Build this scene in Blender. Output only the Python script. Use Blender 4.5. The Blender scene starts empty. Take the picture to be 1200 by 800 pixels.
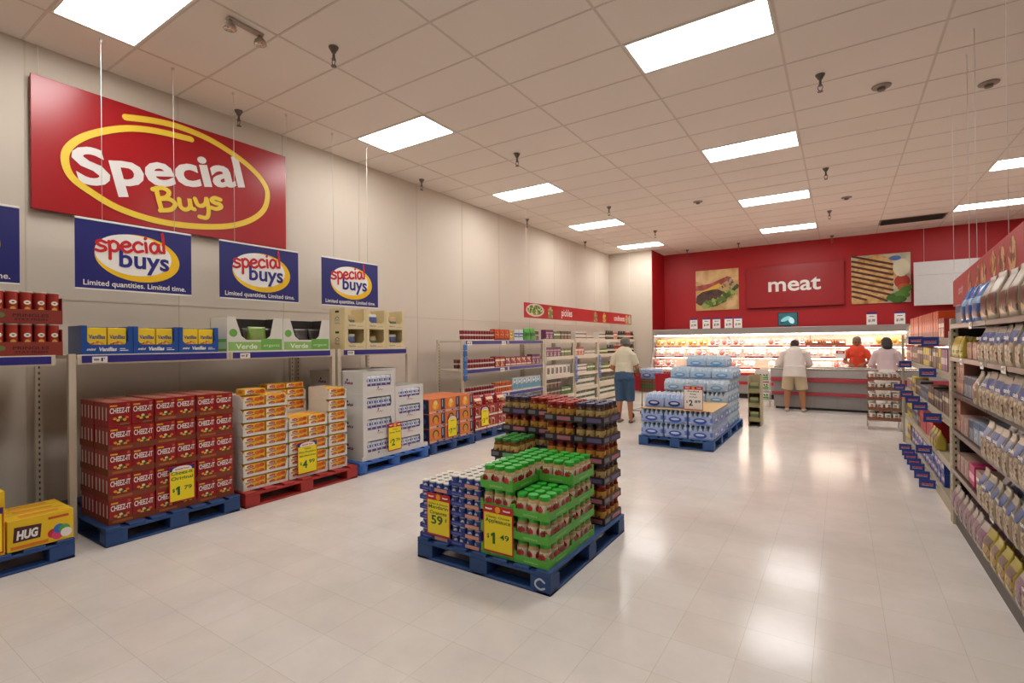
import bpy, bmesh, math, random
from mathutils import Matrix, Vector
random.seed(11)
SC = bpy.context.scene
COL = SC.collection
PI = math.pi

# ------------------------------------------------------------------ camera
YAW, PITCH, ROLL, FPX = -0.5801, 0.0031, -0.0105, 587.34
CAM = Vector((5.305, -3.16, 1.5))
fw = Vector((math.sin(YAW) * math.cos(PITCH), math.cos(YAW) * math.cos(PITCH), math.sin(PITCH)))
r0 = Vector((math.cos(YAW), -math.sin(YAW), 0))
u0 = r0.cross(fw)
cr = math.cos(ROLL) * r0 + math.sin(ROLL) * u0
cu = -math.sin(ROLL) * r0 + math.cos(ROLL) * u0
cd = bpy.data.cameras.new('camera')
cam = bpy.data.objects.new('camera', cd)
COL.objects.link(cam)
cam.matrix_world = Matrix(((cr.x, cu.x, -fw.x, CAM.x), (cr.y, cu.y, -fw.y, CAM.y), (cr.z, cu.z, -fw.z, CAM.z), (0, 0, 0, 1)))
cd.sensor_width = 36.0
cd.lens = FPX / 1200.0 * 36.0
cd.clip_start = 0.05
cd.clip_end = 100
SC.camera = cam

# ------------------------------------------------------------------ world, exposure
w = bpy.data.worlds.new('world')
SC.world = w
w.use_nodes = True
w.node_tree.nodes['Background'].inputs[0].default_value = (0.9, 0.85, 0.8, 1)
w.node_tree.nodes['Background'].inputs[1].default_value = 0.3
vs = SC.view_settings
vs.view_transform = 'Standard'
vs.look = 'None'
vs.gamma = 1
vs.use_curve_mapping = False
vs.exposure = 0.98
LAMP_STRENGTH = 10.0          # the troffers in the ceiling
CASE_STRENGTH = 9.0          # the tubes inside the meat case
SC.cycles.use_denoising = True
SC.cycles.max_bounces = 7
SC.cycles.diffuse_bounces = 5
SC.cycles.glossy_bounces = 3
SC.cycles.transmission_bounces = 4
SC.cycles.sample_clamp_indirect = 6

# ------------------------------------------------------------------ materials
def lin(h):
    v = [int(h[i:i + 2], 16) / 255 for i in (0, 2, 4)]
    return tuple(x / 12.92 if x <= 0.04045 else ((x + 0.055) / 1.055) ** 2.4 for x in v) + (1,)
MATS = {}
def mat(h, rough=0.5, metal=0.0, noise=0.05, scale=12.0, emit=0.0, trans=0.0, bump=0.0, coat=0.0):
    key = (h, rough, metal, noise, scale, emit, trans, bump, coat)
    if key in MATS:
        return MATS[key]
    m = bpy.data.materials.new('m_' + h)
    m.use_nodes = True
    nt = m.node_tree
    b = nt.nodes['Principled BSDF']
    c = lin(h)
    b.inputs['Base Color'].default_value = c
    b.inputs['Roughness'].default_value = rough
    b.inputs['Metallic'].default_value = metal
    b.inputs['Transmission Weight'].default_value = trans
    b.inputs['Coat Weight'].default_value = coat
    if emit:
        b.inputs['Emission Color'].default_value = c
        b.inputs['Emission Strength'].default_value = emit
    if noise:
        tc = nt.nodes.new('ShaderNodeTexCoord')
        nz = nt.nodes.new('ShaderNodeTexNoise')
        nz.inputs['Scale'].default_value = scale
        nt.links.new(tc.outputs['Object'], nz.inputs['Vector'])
        mx = nt.nodes.new('ShaderNodeMix')
        mx.data_type = 'RGBA'
        mx.inputs['A'].default_value = tuple(x * (1 - noise) for x in c[:3]) + (1,)
        mx.inputs['B'].default_value = tuple(min(1, x * (1 + noise)) for x in c[:3]) + (1,)
        nt.links.new(nz.outputs['Fac'], mx.inputs['Factor'])
        nt.links.new(mx.outputs['Result'], b.inputs['Base Color'])
        if bump:
            bp = nt.nodes.new('ShaderNodeBump')
            bp.inputs['Strength'].default_value = bump
            bp.inputs['Distance'].default_value = 0.02
            nt.links.new(nz.outputs['Fac'], bp.inputs['Height'])
            nt.links.new(bp.outputs['Normal'], b.inputs['Normal'])
    MATS[key] = m
    return m

def picmat(cols, scale=9.0, rough=0.35, kind='v', stretch=(1, 1, 1), bump=0.0):
    """printed picture of irregular patches in the given colours"""
    key = ('pic', tuple(cols), scale, rough, kind, stretch, bump)
    if key in MATS:
        return MATS[key]
    m = bpy.data.materials.new('print_' + cols[0])
    m.use_nodes = True
    nt = m.node_tree
    b = nt.nodes['Principled BSDF']
    b.inputs['Roughness'].default_value = rough
    tc = nt.nodes.new('ShaderNodeTexCoord')
    mp = nt.nodes.new('ShaderNodeMapping')
    mp.inputs['Scale'].default_value = stretch
    nt.links.new(tc.outputs['Object'], mp.inputs['Vector'])
    rp = nt.nodes.new('ShaderNodeValToRGB')
    rp.color_ramp.interpolation = 'CONSTANT' if kind == 'v' else 'LINEAR'
    el = rp.color_ramp.elements
    n = len(cols)
    while len(el) < n:
        el.new(0.5)
    for i, c in enumerate(cols):
        el[i].position = i / n if kind == 'v' else 0.3 + 0.4 * i / max(1, n - 1)
        el[i].color = lin(c)
    if kind == 'v':
        vo = nt.nodes.new('ShaderNodeTexVoronoi')
        vo.inputs['Scale'].default_value = scale
        nt.links.new(mp.outputs['Vector'], vo.inputs['Vector'])
        sp = nt.nodes.new('ShaderNodeSeparateColor')
        nt.links.new(vo.outputs['Color'], sp.inputs['Color'])
        nt.links.new(sp.outputs['Red'], rp.inputs['Fac'])
        hsrc = sp.outputs['Red']
    else:
        nz = nt.nodes.new('ShaderNodeTexNoise')
        nz.inputs['Scale'].default_value = scale
        nz.inputs['Detail'].default_value = 4
        nt.links.new(mp.outputs['Vector'], nz.inputs['Vector'])
        nt.links.new(nz.outputs['Fac'], rp.inputs['Fac'])
        hsrc = nz.outputs['Fac']
    nt.links.new(rp.outputs['Color'], b.inputs['Base Color'])
    if bump:
        bp = nt.nodes.new('ShaderNodeBump')
        bp.inputs['Strength'].default_value = bump
        bp.inputs['Distance'].default_value = 0.02
        nt.links.new(hsrc, bp.inputs['Height'])
        nt.links.new(bp.outputs['Normal'], b.inputs['Normal'])
    MATS[key] = m
    return m

# ------------------------------------------------------------------ mesh builder
FX = Matrix(((0, 0, 1, 0), (1, 0, 0, 0), (0, 1, 0, 0), (0, 0, 0, 1)))      # sign plane facing +X (x->Y, y->Z, z->X)
FNY = Matrix(((1, 0, 0, 0), (0, 0, -1, 0), (0, 1, 0, 0), (0, 0, 0, 1)))    # facing -Y
FNX = Matrix(((0, 0, -1, 0), (-1, 0, 0, 0), (0, 1, 0, 0), (0, 0, 0, 1)))   # facing -X
def T(x, y, z): return Matrix.Translation((x, y, z))
def RZ(a): return Matrix.Rotation(a, 4, 'Z')
def RX(a): return Matrix.Rotation(a, 4, 'X')
def RY(a): return Matrix.Rotation(a, 4, 'Y')

TEXTS = {}
def text_geo(body, bold=0.0, shear=0.0, spacing=1.0):
    key = (body, bold, shear, spacing)
    if key not in TEXTS:
        cu_ = bpy.data.curves.new('t', 'FONT')
        cu_.body = body
        cu_.offset = bold
        cu_.shear = shear
        cu_.space_character = spacing
        cu_.resolution_u = 3
        ob = bpy.data.objects.new('t', cu_)
        COL.objects.link(ob)
        me = bpy.data.meshes.new_from_object(ob)
        vs_ = [v.co.copy() for v in me.vertices]
        fs = [tuple(p.vertices) for p in me.polygons]
        bpy.data.objects.remove(ob)
        bpy.data.meshes.remove(me)
        TEXTS[key] = (vs_, fs)
    return TEXTS[key]

class MB:
    def __init__(s):
        s.v = []; s.f = []; s.mi = []; s.mats = []; s.sm = []; s.M = Matrix.Identity(4)
    def m(s, m_):
        if m_ not in s.mats: s.mats.append(m_)
        return s.mats.index(m_)
    def add(s, vs_, fs, m_, smooth=False):
        o = len(s.v); i = s.m(m_)
        s.v += [s.M @ Vector(p) for p in vs_]
        for f in fs:
            s.f.append(tuple(o + k for k in f)); s.mi.append(i); s.sm.append(smooth)
        return s
    def box(s, x0, x1, y0, y1, z0, z1, m_, skip=''):
        vs_ = [(x0, y0, z0), (x1, y0, z0), (x1, y1, z0), (x0, y1, z0), (x0, y0, z1), (x1, y0, z1), (x1, y1, z1), (x0, y1, z1)]
        fs = {'b': (0, 3, 2, 1), 't': (4, 5, 6, 7), 'f': (0, 1, 5, 4), 'r': (1, 2, 6, 5), 'k': (2, 3, 7, 6), 'l': (3, 0, 4, 7)}
        return s.add(vs_, [fs[k] for k in fs if k not in skip], m_)
    def cbox(s, x0, x1, y0, y1, z0, z1, m_, b=0.004):
        """box with chamfered edges"""
        b = min(b, (x1 - x0) / 2.1, (y1 - y0) / 2.1, (z1 - z0) / 2.1)
        X = (x0, x1); Y = (y0, y1); Z = (z0, z1); S = (1, -1)
        vs_ = []; idx = {}
        for i in (0, 1):
            for j in (0, 1):
                for k in (0, 1):
                    for a in range(3):
                        p = [X[i], Y[j], Z[k]]
                        for q, sg in enumerate((S[i], S[j], S[k])):
                            if q != a: p[q] += b * sg
                        idx[i, j, k, a] = len(vs_); vs_.append(tuple(p))
        fs = []
        def quad(l, out):
            p = [Vector(vs_[q]) for q in l]
            n = (p[1] - p[0]).cross(p[2] - p[0])
            fs.append(tuple(l) if n.dot(Vector(out)) > 0 else tuple(reversed(l)))
        for a in range(3):
            o = [q for q in range(3) if q != a]
            for e in (0, 1):
                l = []
                for (p, q) in ((0, 0), (1, 0), (1, 1), (0, 1)):
                    c = [0, 0, 0]; c[a] = e; c[o[0]] = p; c[o[1]] = q
                    l.append(idx[c[0], c[1], c[2], a])
                out = [0, 0, 0]; out[a] = 1 if e else -1
                quad(l, out)
            for p in (0, 1):
                for q in (0, 1):
                    c0 = [0, 0, 0]; c1 = [0, 0, 0]
                    c0[o[0]] = c1[o[0]] = p; c0[o[1]] = c1[o[1]] = q
                    c0[a] = 0; c1[a] = 1
                    out = [0, 0, 0]; out[o[0]] = 1 if p else -1; out[o[1]] = 1 if q else -1
                    quad([idx[(*c0, o[0])], idx[(*c1, o[0])], idx[(*c1, o[1])], idx[(*c0, o[1])]], out)
        for i in (0, 1):
            for j in (0, 1):
                for k in (0, 1):
                    quad([idx[i, j, k, 0], idx[i, j, k, 1], idx[i, j, k, 2]], (1 if i else -1, 1 if j else -1, 1 if k else -1))
        return s.add(vs_, fs, m_)
    def lathe(s, prof, mats_, n=12, cx=0, cy=0, sx=1, sy=1, smooth=True):
        """prof [(r,z)...]; mats_ one material or one per segment"""
        rings = []
        for i in range(len(prof) - 1):
            m_ = mats_[i] if isinstance(mats_, (list, tuple)) else mats_
            a, b = prof[i], prof[i + 1]
            vs_ = []
            for (r, z) in (a, b):
                for k in range(n):
                    t = 2 * PI * k / n
                    vs_.append((cx + r * sx * math.cos(t), cy + r * sy * math.sin(t), z))
            fs = []
            for k in range(n):
                k2 = (k + 1) % n
                if a[0] < 1e-6: fs.append((k, n + k2, n + k)) if False else fs.append((k, k2, n + k2, n + k))
                else: fs.append((k, k2, n + k2, n + k))
            s.add(vs_, fs, m_, smooth and abs(a[1] - b[1]) > 1e-5)
        return s
    def cyl(s, cx, cy, r, z0, z1, m_, n=12, mtop=None):
        s.lathe([(0.0001, z0), (r, z0), (r, z1), (0.0001, z1)], [m_, m_, mtop or m_], n, cx, cy)
        return s
    def tube(s, pts, r, m_, n=6, closed=False):
        pts = [Vector(p) for p in pts]
        N = len(pts); vs_ = []; fs = []
        up = Vector((0, 0, 1)); prev = None
        for i, p in enumerate(pts):
            if closed: d = pts[(i + 1) % N] - pts[i - 1]
            else: d = pts[min(i + 1, N - 1)] - pts[max(i - 1, 0)]
            d = d.normalized()
            if prev is None:
                a = d.cross(up)
                if a.length < 0.05: a = d.cross(Vector((1, 0, 0)))
            else:
                a = prev - d * prev.dot(d)
            a.normalize(); prev = a
            b = d.cross(a)
            rr = r[i] if isinstance(r, (list, tuple)) else r
            for k in range(n):
                t = 2 * PI * k / n
                vs_.append(p + a * (rr * math.cos(t)) + b * (rr * math.sin(t)))
        for i in range(N if closed else N - 1):
            j = (i + 1) % N
            for k in range(n):
                k2 = (k + 1) % n
                fs.append((i * n + k, i * n + k2, j * n + k2, j * n + k))
        if not closed:
            fs.append(tuple(range(n - 1, -1, -1))); fs.append(tuple((N - 1) * n + k for k in range(n)))
        return s.add(vs_, fs, m_, True)
    def bar(s, p, q, w_, m_):
        """square bar between two points"""
        return s.tube([p, q], w_ * 0.7071, m_, 4)
    def prism(s, pts, z0, z1, m_, mside=None):
        """2D outline (counter-clockwise) extruded along local z"""
        n = len(pts)
        vs_ = [(x, y, z0) for x, y in pts] + [(x, y, z1) for x, y in pts]
        s.add(vs_, [tuple(range(n, 2 * n))], m_)
        s.add(vs_, [tuple(range(n - 1, -1, -1))], mside or m_)
        s.add(vs_, [(k, (k + 1) % n, n + (k + 1) % n, n + k) for k in range(n)], mside or m_)
        return s
    def ell(s, cx, cy, rx, ry, z0, z1, m_, rot=0, n=24, jag=0):
        c, d = math.cos(rot), math.sin(rot)
        P = []
        for k in range(n):
            t = 2 * PI * k / n
            q = 1 + (random.uniform(-jag, jag) if jag else 0)
            x, y = rx * q * math.cos(t), ry * q * math.sin(t)
            P.append((cx + c * x - d * y, cy + d * x + c * y))
        return s.prism(P, z0, z1, m_)
    def ribbon(s, pts, w_, z, m_, closed=False, h=0.002):
        s.rib = getattr(s, 'rib', 0) + 1
        z = z + s.rib * 0.00012
        """flat brush stroke of width w_ along a smoothed path in local xy"""
        P = [Vector((p[0], p[1], 0)) for p in pts]
        S_ = []
        N = len(P)
        rng = range(N if closed else N - 1)
        for i in rng:
            a = P[(i - 1) % N] if closed or i > 0 else P[0] * 2 - P[1]
            b = P[i]; c = P[(i + 1) % N]
            d = P[(i + 2) % N] if closed or i + 2 < N else P[-1] * 2 - P[-2]
            for q in range(6):
                t = q / 5
                S_.append(0.5 * ((2 * b) + (c - a) * t + (2 * a - 5 * b + 4 * c - d) * t * t + (3 * b - a - 3 * c + d) * t ** 3))
        if not closed: S_.append(P[-1])
        n = len(S_)
        if not closed:
            for e, dirn in ((S_[0], 1), (S_[-1], -1)):
                s.add([(e.x + w_ / 2 * math.cos(PI * k / 7), e.y + w_ / 2 * math.sin(PI * k / 7), z + h - 0.00003) for k in range(14)], [tuple(range(14))], m_)
        vs_ = []
        for i, p in enumerate(S_):
            d = (S_[(i + 1) % n] - S_[i - 1]) if closed else (S_[min(i + 1, n - 1)] - S_[max(i - 1, 0)])
            if d.length < 1e-9: d = Vector((1, 0, 0))
            d.normalize()
            nx, ny = -d.y * w_ / 2, d.x * w_ / 2
            zz = z + h + i * 0.00004
            vs_ += [(p.x + nx, p.y + ny, zz), (p.x - nx, p.y - ny, zz)]
        fs = []
        for i in range(n if closed else n - 1):
            j = (i + 1) % n
            fs.append((2 * i, 2 * i + 1, 2 * j + 1, 2 * j))
        return s.add(vs_, fs, m_)
    def text(s, body, x, y, h, m_, z=0.002, bold=0.0, shear=0.0, w_=None, spacing=1.0, rot=0, align='c'):
        """lettering with cap height h, baseline at y, centred at x, optional total width"""
        vs_, fs = text_geo(body, bold, shear, spacing)
        if not vs_: return s
        x0 = min(v.x for v in vs_); x1 = max(v.x for v in vs_)
        k = h / 0.70
        kx = k if w_ is None else w_ / (x1 - x0)
        off = -(x0 + x1) / 2 * kx if align == 'c' else (-x0 * kx if align == 'l' else -x1 * kx)
        c, d = math.cos(rot), math.sin(rot)
        out = []
        for v in vs_:
            px, py = v.x * kx + off, v.y * k
            out.append((x + c * px - d * py, y + d * px + c * py, z))
        return s.add(out, fs, m_)
    def mesh(s, name):
        me = bpy.data.meshes.new(name)
        me.from_pydata([tuple(p) for p in s.v], [], s.f)
        for m_ in s.mats: me.materials.append(m_)
        me.polygons.foreach_set('material_index', s.mi)
        me.polygons.foreach_set('use_smooth', s.sm)
        me.update()
        return me
    def build(s, name, parent=None, loc=None):
        o = bpy.data.objects.new(name, s.mesh(name))
        COL.objects.link(o)
        if parent is not None: o.parent = parent
        if loc: o.location = loc
        return o

def tag(o, label=None, cat=None, group=None, kind=None):
    if label: o['label'] = label
    if cat: o['category'] = cat
    if group: o['group'] = group
    if kind: o['kind'] = kind
    return o
def empty(name, label, cat, loc=(0, 0, 0), rz=0, group=None):
    o = bpy.data.objects.new(name, None)
    COL.objects.link(o)
    o.empty_display_size = 0.1
    o.location = loc
    o.rotation_euler = (0, 0, rz)
    return tag(o, label, cat, group)
def struct(name, mb):
    return tag(mb.build(name), kind='structure')

class Proto:
    """one kind of thing: a list of (part name, MB, parent index or None). A single entry is a one-mesh thing."""
    def __init__(s, name, cat, parts):
        s.name, s.cat = name, cat
        s.parts = [(n, mb.mesh(n), par) for n, mb, par in parts]
def spawn(pr, loc, rz, label, group=None, scale=None, rx=0, ry=0):
    if len(pr.parts) == 1:
        root = bpy.data.objects.new(pr.name, pr.parts[0][1])
        COL.objects.link(root)
    else:
        root = bpy.data.objects.new(pr.name, None)
        root.empty_display_size = 0.05
        COL.objects.link(root)
        obs = []
        for n, me, par in pr.parts:
            o = bpy.data.objects.new(n, me)
            COL.objects.link(o)
            o.parent = root if par is None else obs[par]
            obs.append(o)
    root.location = loc
    root.rotation_euler = (rx, ry, rz)
    if scale: root.scale = (scale,) * 3 if not isinstance(scale, (tuple, list)) else scale
    return tag(root, label, pr.cat, group)
ORD = ['first', 'second', 'third', 'fourth', 'fifth', 'sixth', 'seventh', 'eighth', 'ninth', 'tenth', 'eleventh', 'twelfth',
       'thirteenth', 'fourteenth', 'fifteenth', 'sixteenth', 'seventeenth', 'eighteenth', 'nineteenth', 'twentieth']
def od(i, n=None, a='first', z='last'):
    if i == 0: return a
    if n is not None and i == n - 1: return z
    return ORD[i] if i < 20 else ORD[i % 20]

# common colours
BLUE = '2b4fa0'
WHITE = mat('e8e6e0', 0.4, noise=0.02)
BLACK = mat('17171a', 0.4)
YEL = mat('f6d81e', 0.4, noise=0.03)
RED = mat('c4161f', 0.4, noise=0.04)
STEEL = mat('b8b4ac', 0.35, 0.7)
CARD = mat('b4895a', 0.8)

# ------------------------------------------------------------------ the room
WX, BY, HC = -0.68, 12.7, 4.207       # left wall, back wall, ceiling height
TX, TY = 1.2192, 0.6096
RXW, FY = 13.6, -9.2                   # far right wall and the wall behind the camera
def floor_mat():
    m = bpy.data.materials.new('floor_tile'); m.use_nodes = True
    nt = m.node_tree; b = nt.nodes['Principled BSDF']
    tc = nt.nodes.new('ShaderNodeTexCoord')
    br = nt.nodes.new('ShaderNodeTexBrick')
    br.offset = 0
    br.inputs['Scale'].default_value = 1
    br.inputs['Brick Width'].default_value = 0.3048
    br.inputs['Row Height'].default_value = 0.3048
    br.inputs['Mortar Size'].default_value = 0.0012
    br.inputs['Mortar Smooth'].default_value = 0.3
    br.inputs['Color1'].default_value = lin('e2dad2')
    br.inputs['Color2'].default_value = lin('dfd6cd')
    br.inputs['Mortar'].default_value = lin('c6bcb0')
    nt.links.new(tc.outputs['Object'], br.inputs['Vector'])
    nz = nt.nodes.new('ShaderNodeTexNoise')
    nz.inputs['Scale'].default_value = 2.2; nz.inputs['Detail'].default_value = 7; nz.inputs['Roughness'].default_value = 0.65
    nt.links.new(tc.outputs['Object'], nz.inputs['Vector'])
    rp = nt.nodes.new('ShaderNodeValToRGB')
    rp.color_ramp.elements[0].position = 0.3; rp.color_ramp.elements[0].color = (0.88, 0.88, 0.88, 1)
    rp.color_ramp.elements[1].position = 0.7; rp.color_ramp.elements[1].color = (1.02, 1.02, 1.02, 1)
    nt.links.new(nz.outputs['Fac'], rp.inputs['Fac'])
    mx = nt.nodes.new('ShaderNodeMix'); mx.data_type = 'RGBA'; mx.blend_type = 'MULTIPLY'
    mx.inputs['Factor'].default_value = 1
    nt.links.new(br.outputs['Color'], mx.inputs['A']); nt.links.new(rp.outputs['Color'], mx.inputs['B'])
    nt.links.new(mx.outputs['Result'], b.inputs['Base Color'])
    n2 = nt.nodes.new('ShaderNodeTexNoise'); n2.inputs['Scale'].default_value = 1.3; n2.inputs['Detail'].default_value = 2
    nt.links.new(tc.outputs['Object'], n2.inputs['Vector'])
    bp = nt.nodes.new('ShaderNodeBump'); bp.inputs['Strength'].default_value = 0.25; bp.inputs['Distance'].default_value = 0.012
    nt.links.new(n2.outputs['Fac'], bp.inputs['Height']); nt.links.new(bp.outputs['Normal'], b.inputs['Normal'])
    mr = nt.nodes.new('ShaderNodeMapRange'); mr.inputs['To Min'].default_value = 0.10; mr.inputs['To Max'].default_value = 0.24
    nt.links.new(nz.outputs['Fac'], mr.inputs['Value']); nt.links.new(mr.outputs['Result'], b.inputs['Roughness'])
    b.inputs['Specular IOR Level'].default_value = 0.45
    return m
mw = mat('d2c6b6', 0.7, noise=0.04, scale=0.8)
mred = mat('b5141c', 0.5, noise=0.05, scale=0.7)
mc = mat('ece2d8', 0.85, noise=0.05, scale=0.6)
struct('floor', MB().box(WX - 0.1, RXW + 0.1, FY - 0.1, BY + 0.1, -0.1, 0, floor_mat()))
b = MB().box(WX - 0.1, WX, FY, BY + 0.1, 0, HC, mw)
struct('wall_left', b)
struct('wall_right', MB().box(RXW, RXW + 0.1, FY, BY + 0.1, 0, HC, mat('cfc2ae', 0.7)))
struct('wall_front', MB().box(WX - 0.1, RXW + 0.1, FY - 0.1, FY, 0, HC, mat('cfc2ae', 0.7)))
struct('wall_back', MB().box(WX - 0.1, RXW + 0.1, BY, BY + 0.1, 0, HC, mred))
b = MB().box(WX, 0.66, 11.5, BY, 0, HC, mw)
b.box(0.66, 0.672, 11.5, BY, 0, HC, mred)
struct('wall_corner', b)
# wall panel joints on the left wall
b = MB()
b.box(WX, WX + 0.004, FY, 11.5, 1.94, 1.952, mat('c8bba8', 0.7))
for k in range(-7, 10):
    b.box(WX, WX + 0.003, k * 1.2192 + 0.62, k * 1.2192 + 0.632, 0, HC, mat('cabda9', 0.7))
struct('trim_1', b)
b = MB().box(WX, WX + 0.012, FY, 11.5, 0, 0.1, mat('5d554c', 0.6))
struct('baseboard_left', b)
# ceiling with openings for the troffers: tiles laid in the grid
LIGHTS = []
for c in (0, 3, 6):
    for r in (-8, -3, 2, 7, 12, 17):
        if (c, r) not in ((0, -8), (6, -8), (6, -3), (6, 2)): LIGHTS.append((c, r))
lightset = set(LIGHTS)
b = MB()
for c in range(-1, 12):
    x0, x1 = max(c * TX, WX), min((c + 1) * TX, RXW)
    run = None
    for r in range(-16, 22):
        y0 = max(r * TY, FY); y1 = min((r + 1) * TY, BY)
        if y1 <= y0: continue
        if (c, r) in lightset: continue
        b.box(x0, x1, y0, y1, HC, HC + 0.02, mc)
struct('ceiling', b)
b = MB()
mg = mat('d6cabd', 0.6)
for c in range(0, 12):
    b.box(c * TX - 0.011, c * TX + 0.011, FY, BY, HC - 0.003, HC + 0.012, mg)
for r in range(-15, 21):
    b.box(WX, RXW, r * TY - 0.009, r * TY + 0.009, HC - 0.0032, HC + 0.012, mg)
struct('trim_2', b)

def place_word(v, names): return names[v]
# ceiling troffers: housing, frame and glowing diffuser
lf = MB(); wf = mat('e4ddd2', 0.5)
i0, i1, j0, j1 = 0.012, TX - 0.012, 0.01, TY - 0.01
lf.box(i0, i1, j0, j0 + 0.02, -0.006, 0.02, wf); lf.box(i0, i1, j1 - 0.02, j1, -0.006, 0.02, wf)
lf.box(i0, i0 + 0.022, j0 + 0.02, j1 - 0.02, -0.006, 0.02, wf); lf.box(i1 - 0.022, i1, j0 + 0.02, j1 - 0.02, -0.006, 0.02, wf)
lh = MB().box(i0, i1, j0, j1, 0.021, 0.09, wf)
ld = MB().box(i0 + 0.022, i1 - 0.022, j0 + 0.02, j1 - 0.02, 0.0, 0.012, mat('f7f5f3', 0.5, noise=0, emit=LAMP_STRENGTH))
troffer = Proto('ceiling_light', 'ceiling light', [('housing', lh, None), ('frame', lf, None), ('diffuser', ld, None)])
ROWN = {0: 'row along the left wall', 3: 'middle row', 6: 'right row', 9: 'far right row'}
POSN = {17: 'farthest from the camera', 12: 'second farthest', 7: 'third farthest', 2: 'fourth farthest', -3: 'fifth farthest', -8: 'behind the camera', -13: 'farthest behind the camera'}
for c, r in LIGHTS:
    spawn(troffer, (c * TX, r * TY, HC), 0, 'rectangular fluorescent ceiling light, %s, %s' % (ROWN[c], POSN[r]), 'ceiling lights')
# pendent sprinklers
sp = MB(); ms = mat('77716a', 0.35, 0.8)
sp.lathe([(0.001, 0), (0.045, 0), (0.042, -0.012), (0.03, -0.03), (0.02, -0.05), (0.012, -0.052)], ms, 14)
s2 = MB()
s2.lathe([(0.012, -0.05), (0.013, -0.1), (0.02, -0.105), (0.02, -0.115), (0.001, -0.115)], ms, 10)
s2.tube([(0.02, 0, -0.115), (0.022, 0, -0.14), (0.004, 0, -0.17)], 0.004, ms, 5)
s2.tube([(-0.02, 0, -0.115), (-0.022, 0, -0.14), (-0.004, 0, -0.17)], 0.004, ms, 5)
s3 = MB().lathe([(0.001, -0.168), (0.026, -0.17), (0.026, -0.175), (0.001, -0.175)], ms, 12)
spr = Proto('sprinkler', 'sprinkler', [('escutcheon', sp, None), ('nozzle', s2, None), ('deflector', s3, None)])
sx = [(1.48, -.23), (-.46, -.05), (1.46, 2.89), (-.43, 2.93), (1.46, 6.3), (1.55, 9.0), (-.4, 6.2), (-.41, 9.2), (5.16, 2.85), (5.14, 6.18), (5.14, 9.3), (5.15, 12.3), (2.97, 11.9), (1.54, 12.1)]
sl = ['nearest left of middle', 'above the large red banner', 'between the left wall lights and middle lights', 'near the left wall past the banners',
      'left of the third middle light', 'left of the farthest middle lights', 'near the left wall before the pickles sign', 'near the left wall above the pickles sign',
      'nearest right of middle row', 'second nearest right of middle row', 'third nearest right of middle row', 'right of the middle row at the red wall',
      'in front of the red wall above the burger poster', 'in the far left corner by the red wall']
for (x, y), l in zip(sx, sl):
    spawn(spr, (x, y, HC - 0.003), 0, 'grey ceiling sprinkler, ' + l)
# small round ceiling plates
pl = MB().lathe([(0.001, 0), (0.09, 0), (0.085, -0.012), (0.05, -0.018), (0.001, -0.018)], mat('9a8a7c', 0.5), 20)
p2 = MB().lathe([(0.04, -0.018), (0.035, -0.045), (0.001, -0.05)], mat('6e655c', 0.4), 16)
plate = Proto('smoke_detector', 'ceiling detector', [('base_plate', pl, None), ('sensor', p2, None)])
for x, y, l in [(6.65, 4.07, 'nearest, upper right of the photo'), (3.02, 6.96, 'left of the second farthest middle light'), (5.7, 3.5, 'above the second sprinkler right of middle'), (5.43, 8.32, 'beyond the sprinklers right of middle')]:
    spawn(plate, (x, y, HC - 0.003), 0, 'round ceiling detector, ' + l)
# emergency spot heads
t = empty('emergency_light', 'twin emergency spotlight heads on the ceiling at upper left', 'emergency light', (1.12, -0.84, HC - 0.003))
bm_ = MB().cbox(-0.03, 0.03, -0.15, 0.15, -0.018, 0, mat('b5a596', 0.5)); bm_.build('mounting_bar', t)
for q in (-0.13, 0.13):
    h_ = MB(); h_.M = T(0, q, -0.02)
    h_.lathe([(0.02, 0.004), (0.025, -0.02), (0.045, -0.04), (0.052, -0.07), (0.045, -0.075)], mat('a59a8e', 0.3, 0.6), 16)
    h_.lathe([(0.045, -0.072), (0.02, -0.062), (0.001, -0.06)], mat('e8e4de', 0.1, 0.9), 16)
    h_.build('lamp_head', t)
# air vent
t = empty('ceiling_vent', 'long dark metal air vent in the ceiling before the red wall', 'vent', (6 - 0.02 + 0.1, 10.98, HC - 0.004))
vb = MB(); dk = mat('4a3f37', 0.6); fr = mat('8d7c6e', 0.5)
vb.box(0, 1.2, 0, 0.6, -0.004, 0.0, fr); vb.build('frame', t)
vb = MB(); vb.box(0.04, 1.16, 0.04, 0.56, -0.006, -0.004, dk); vb.build('opening', t)
for k in range(9):
    vb = MB(); vb.M = T(0, 0.07 + k * 0.057, -0.018) @ RX(0.7); vb.box(0.04, 1.16, -0.018, 0.018, -0.001, 0.001, mat('6d6056', 0.5)); vb.build('louvre', t)
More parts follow.
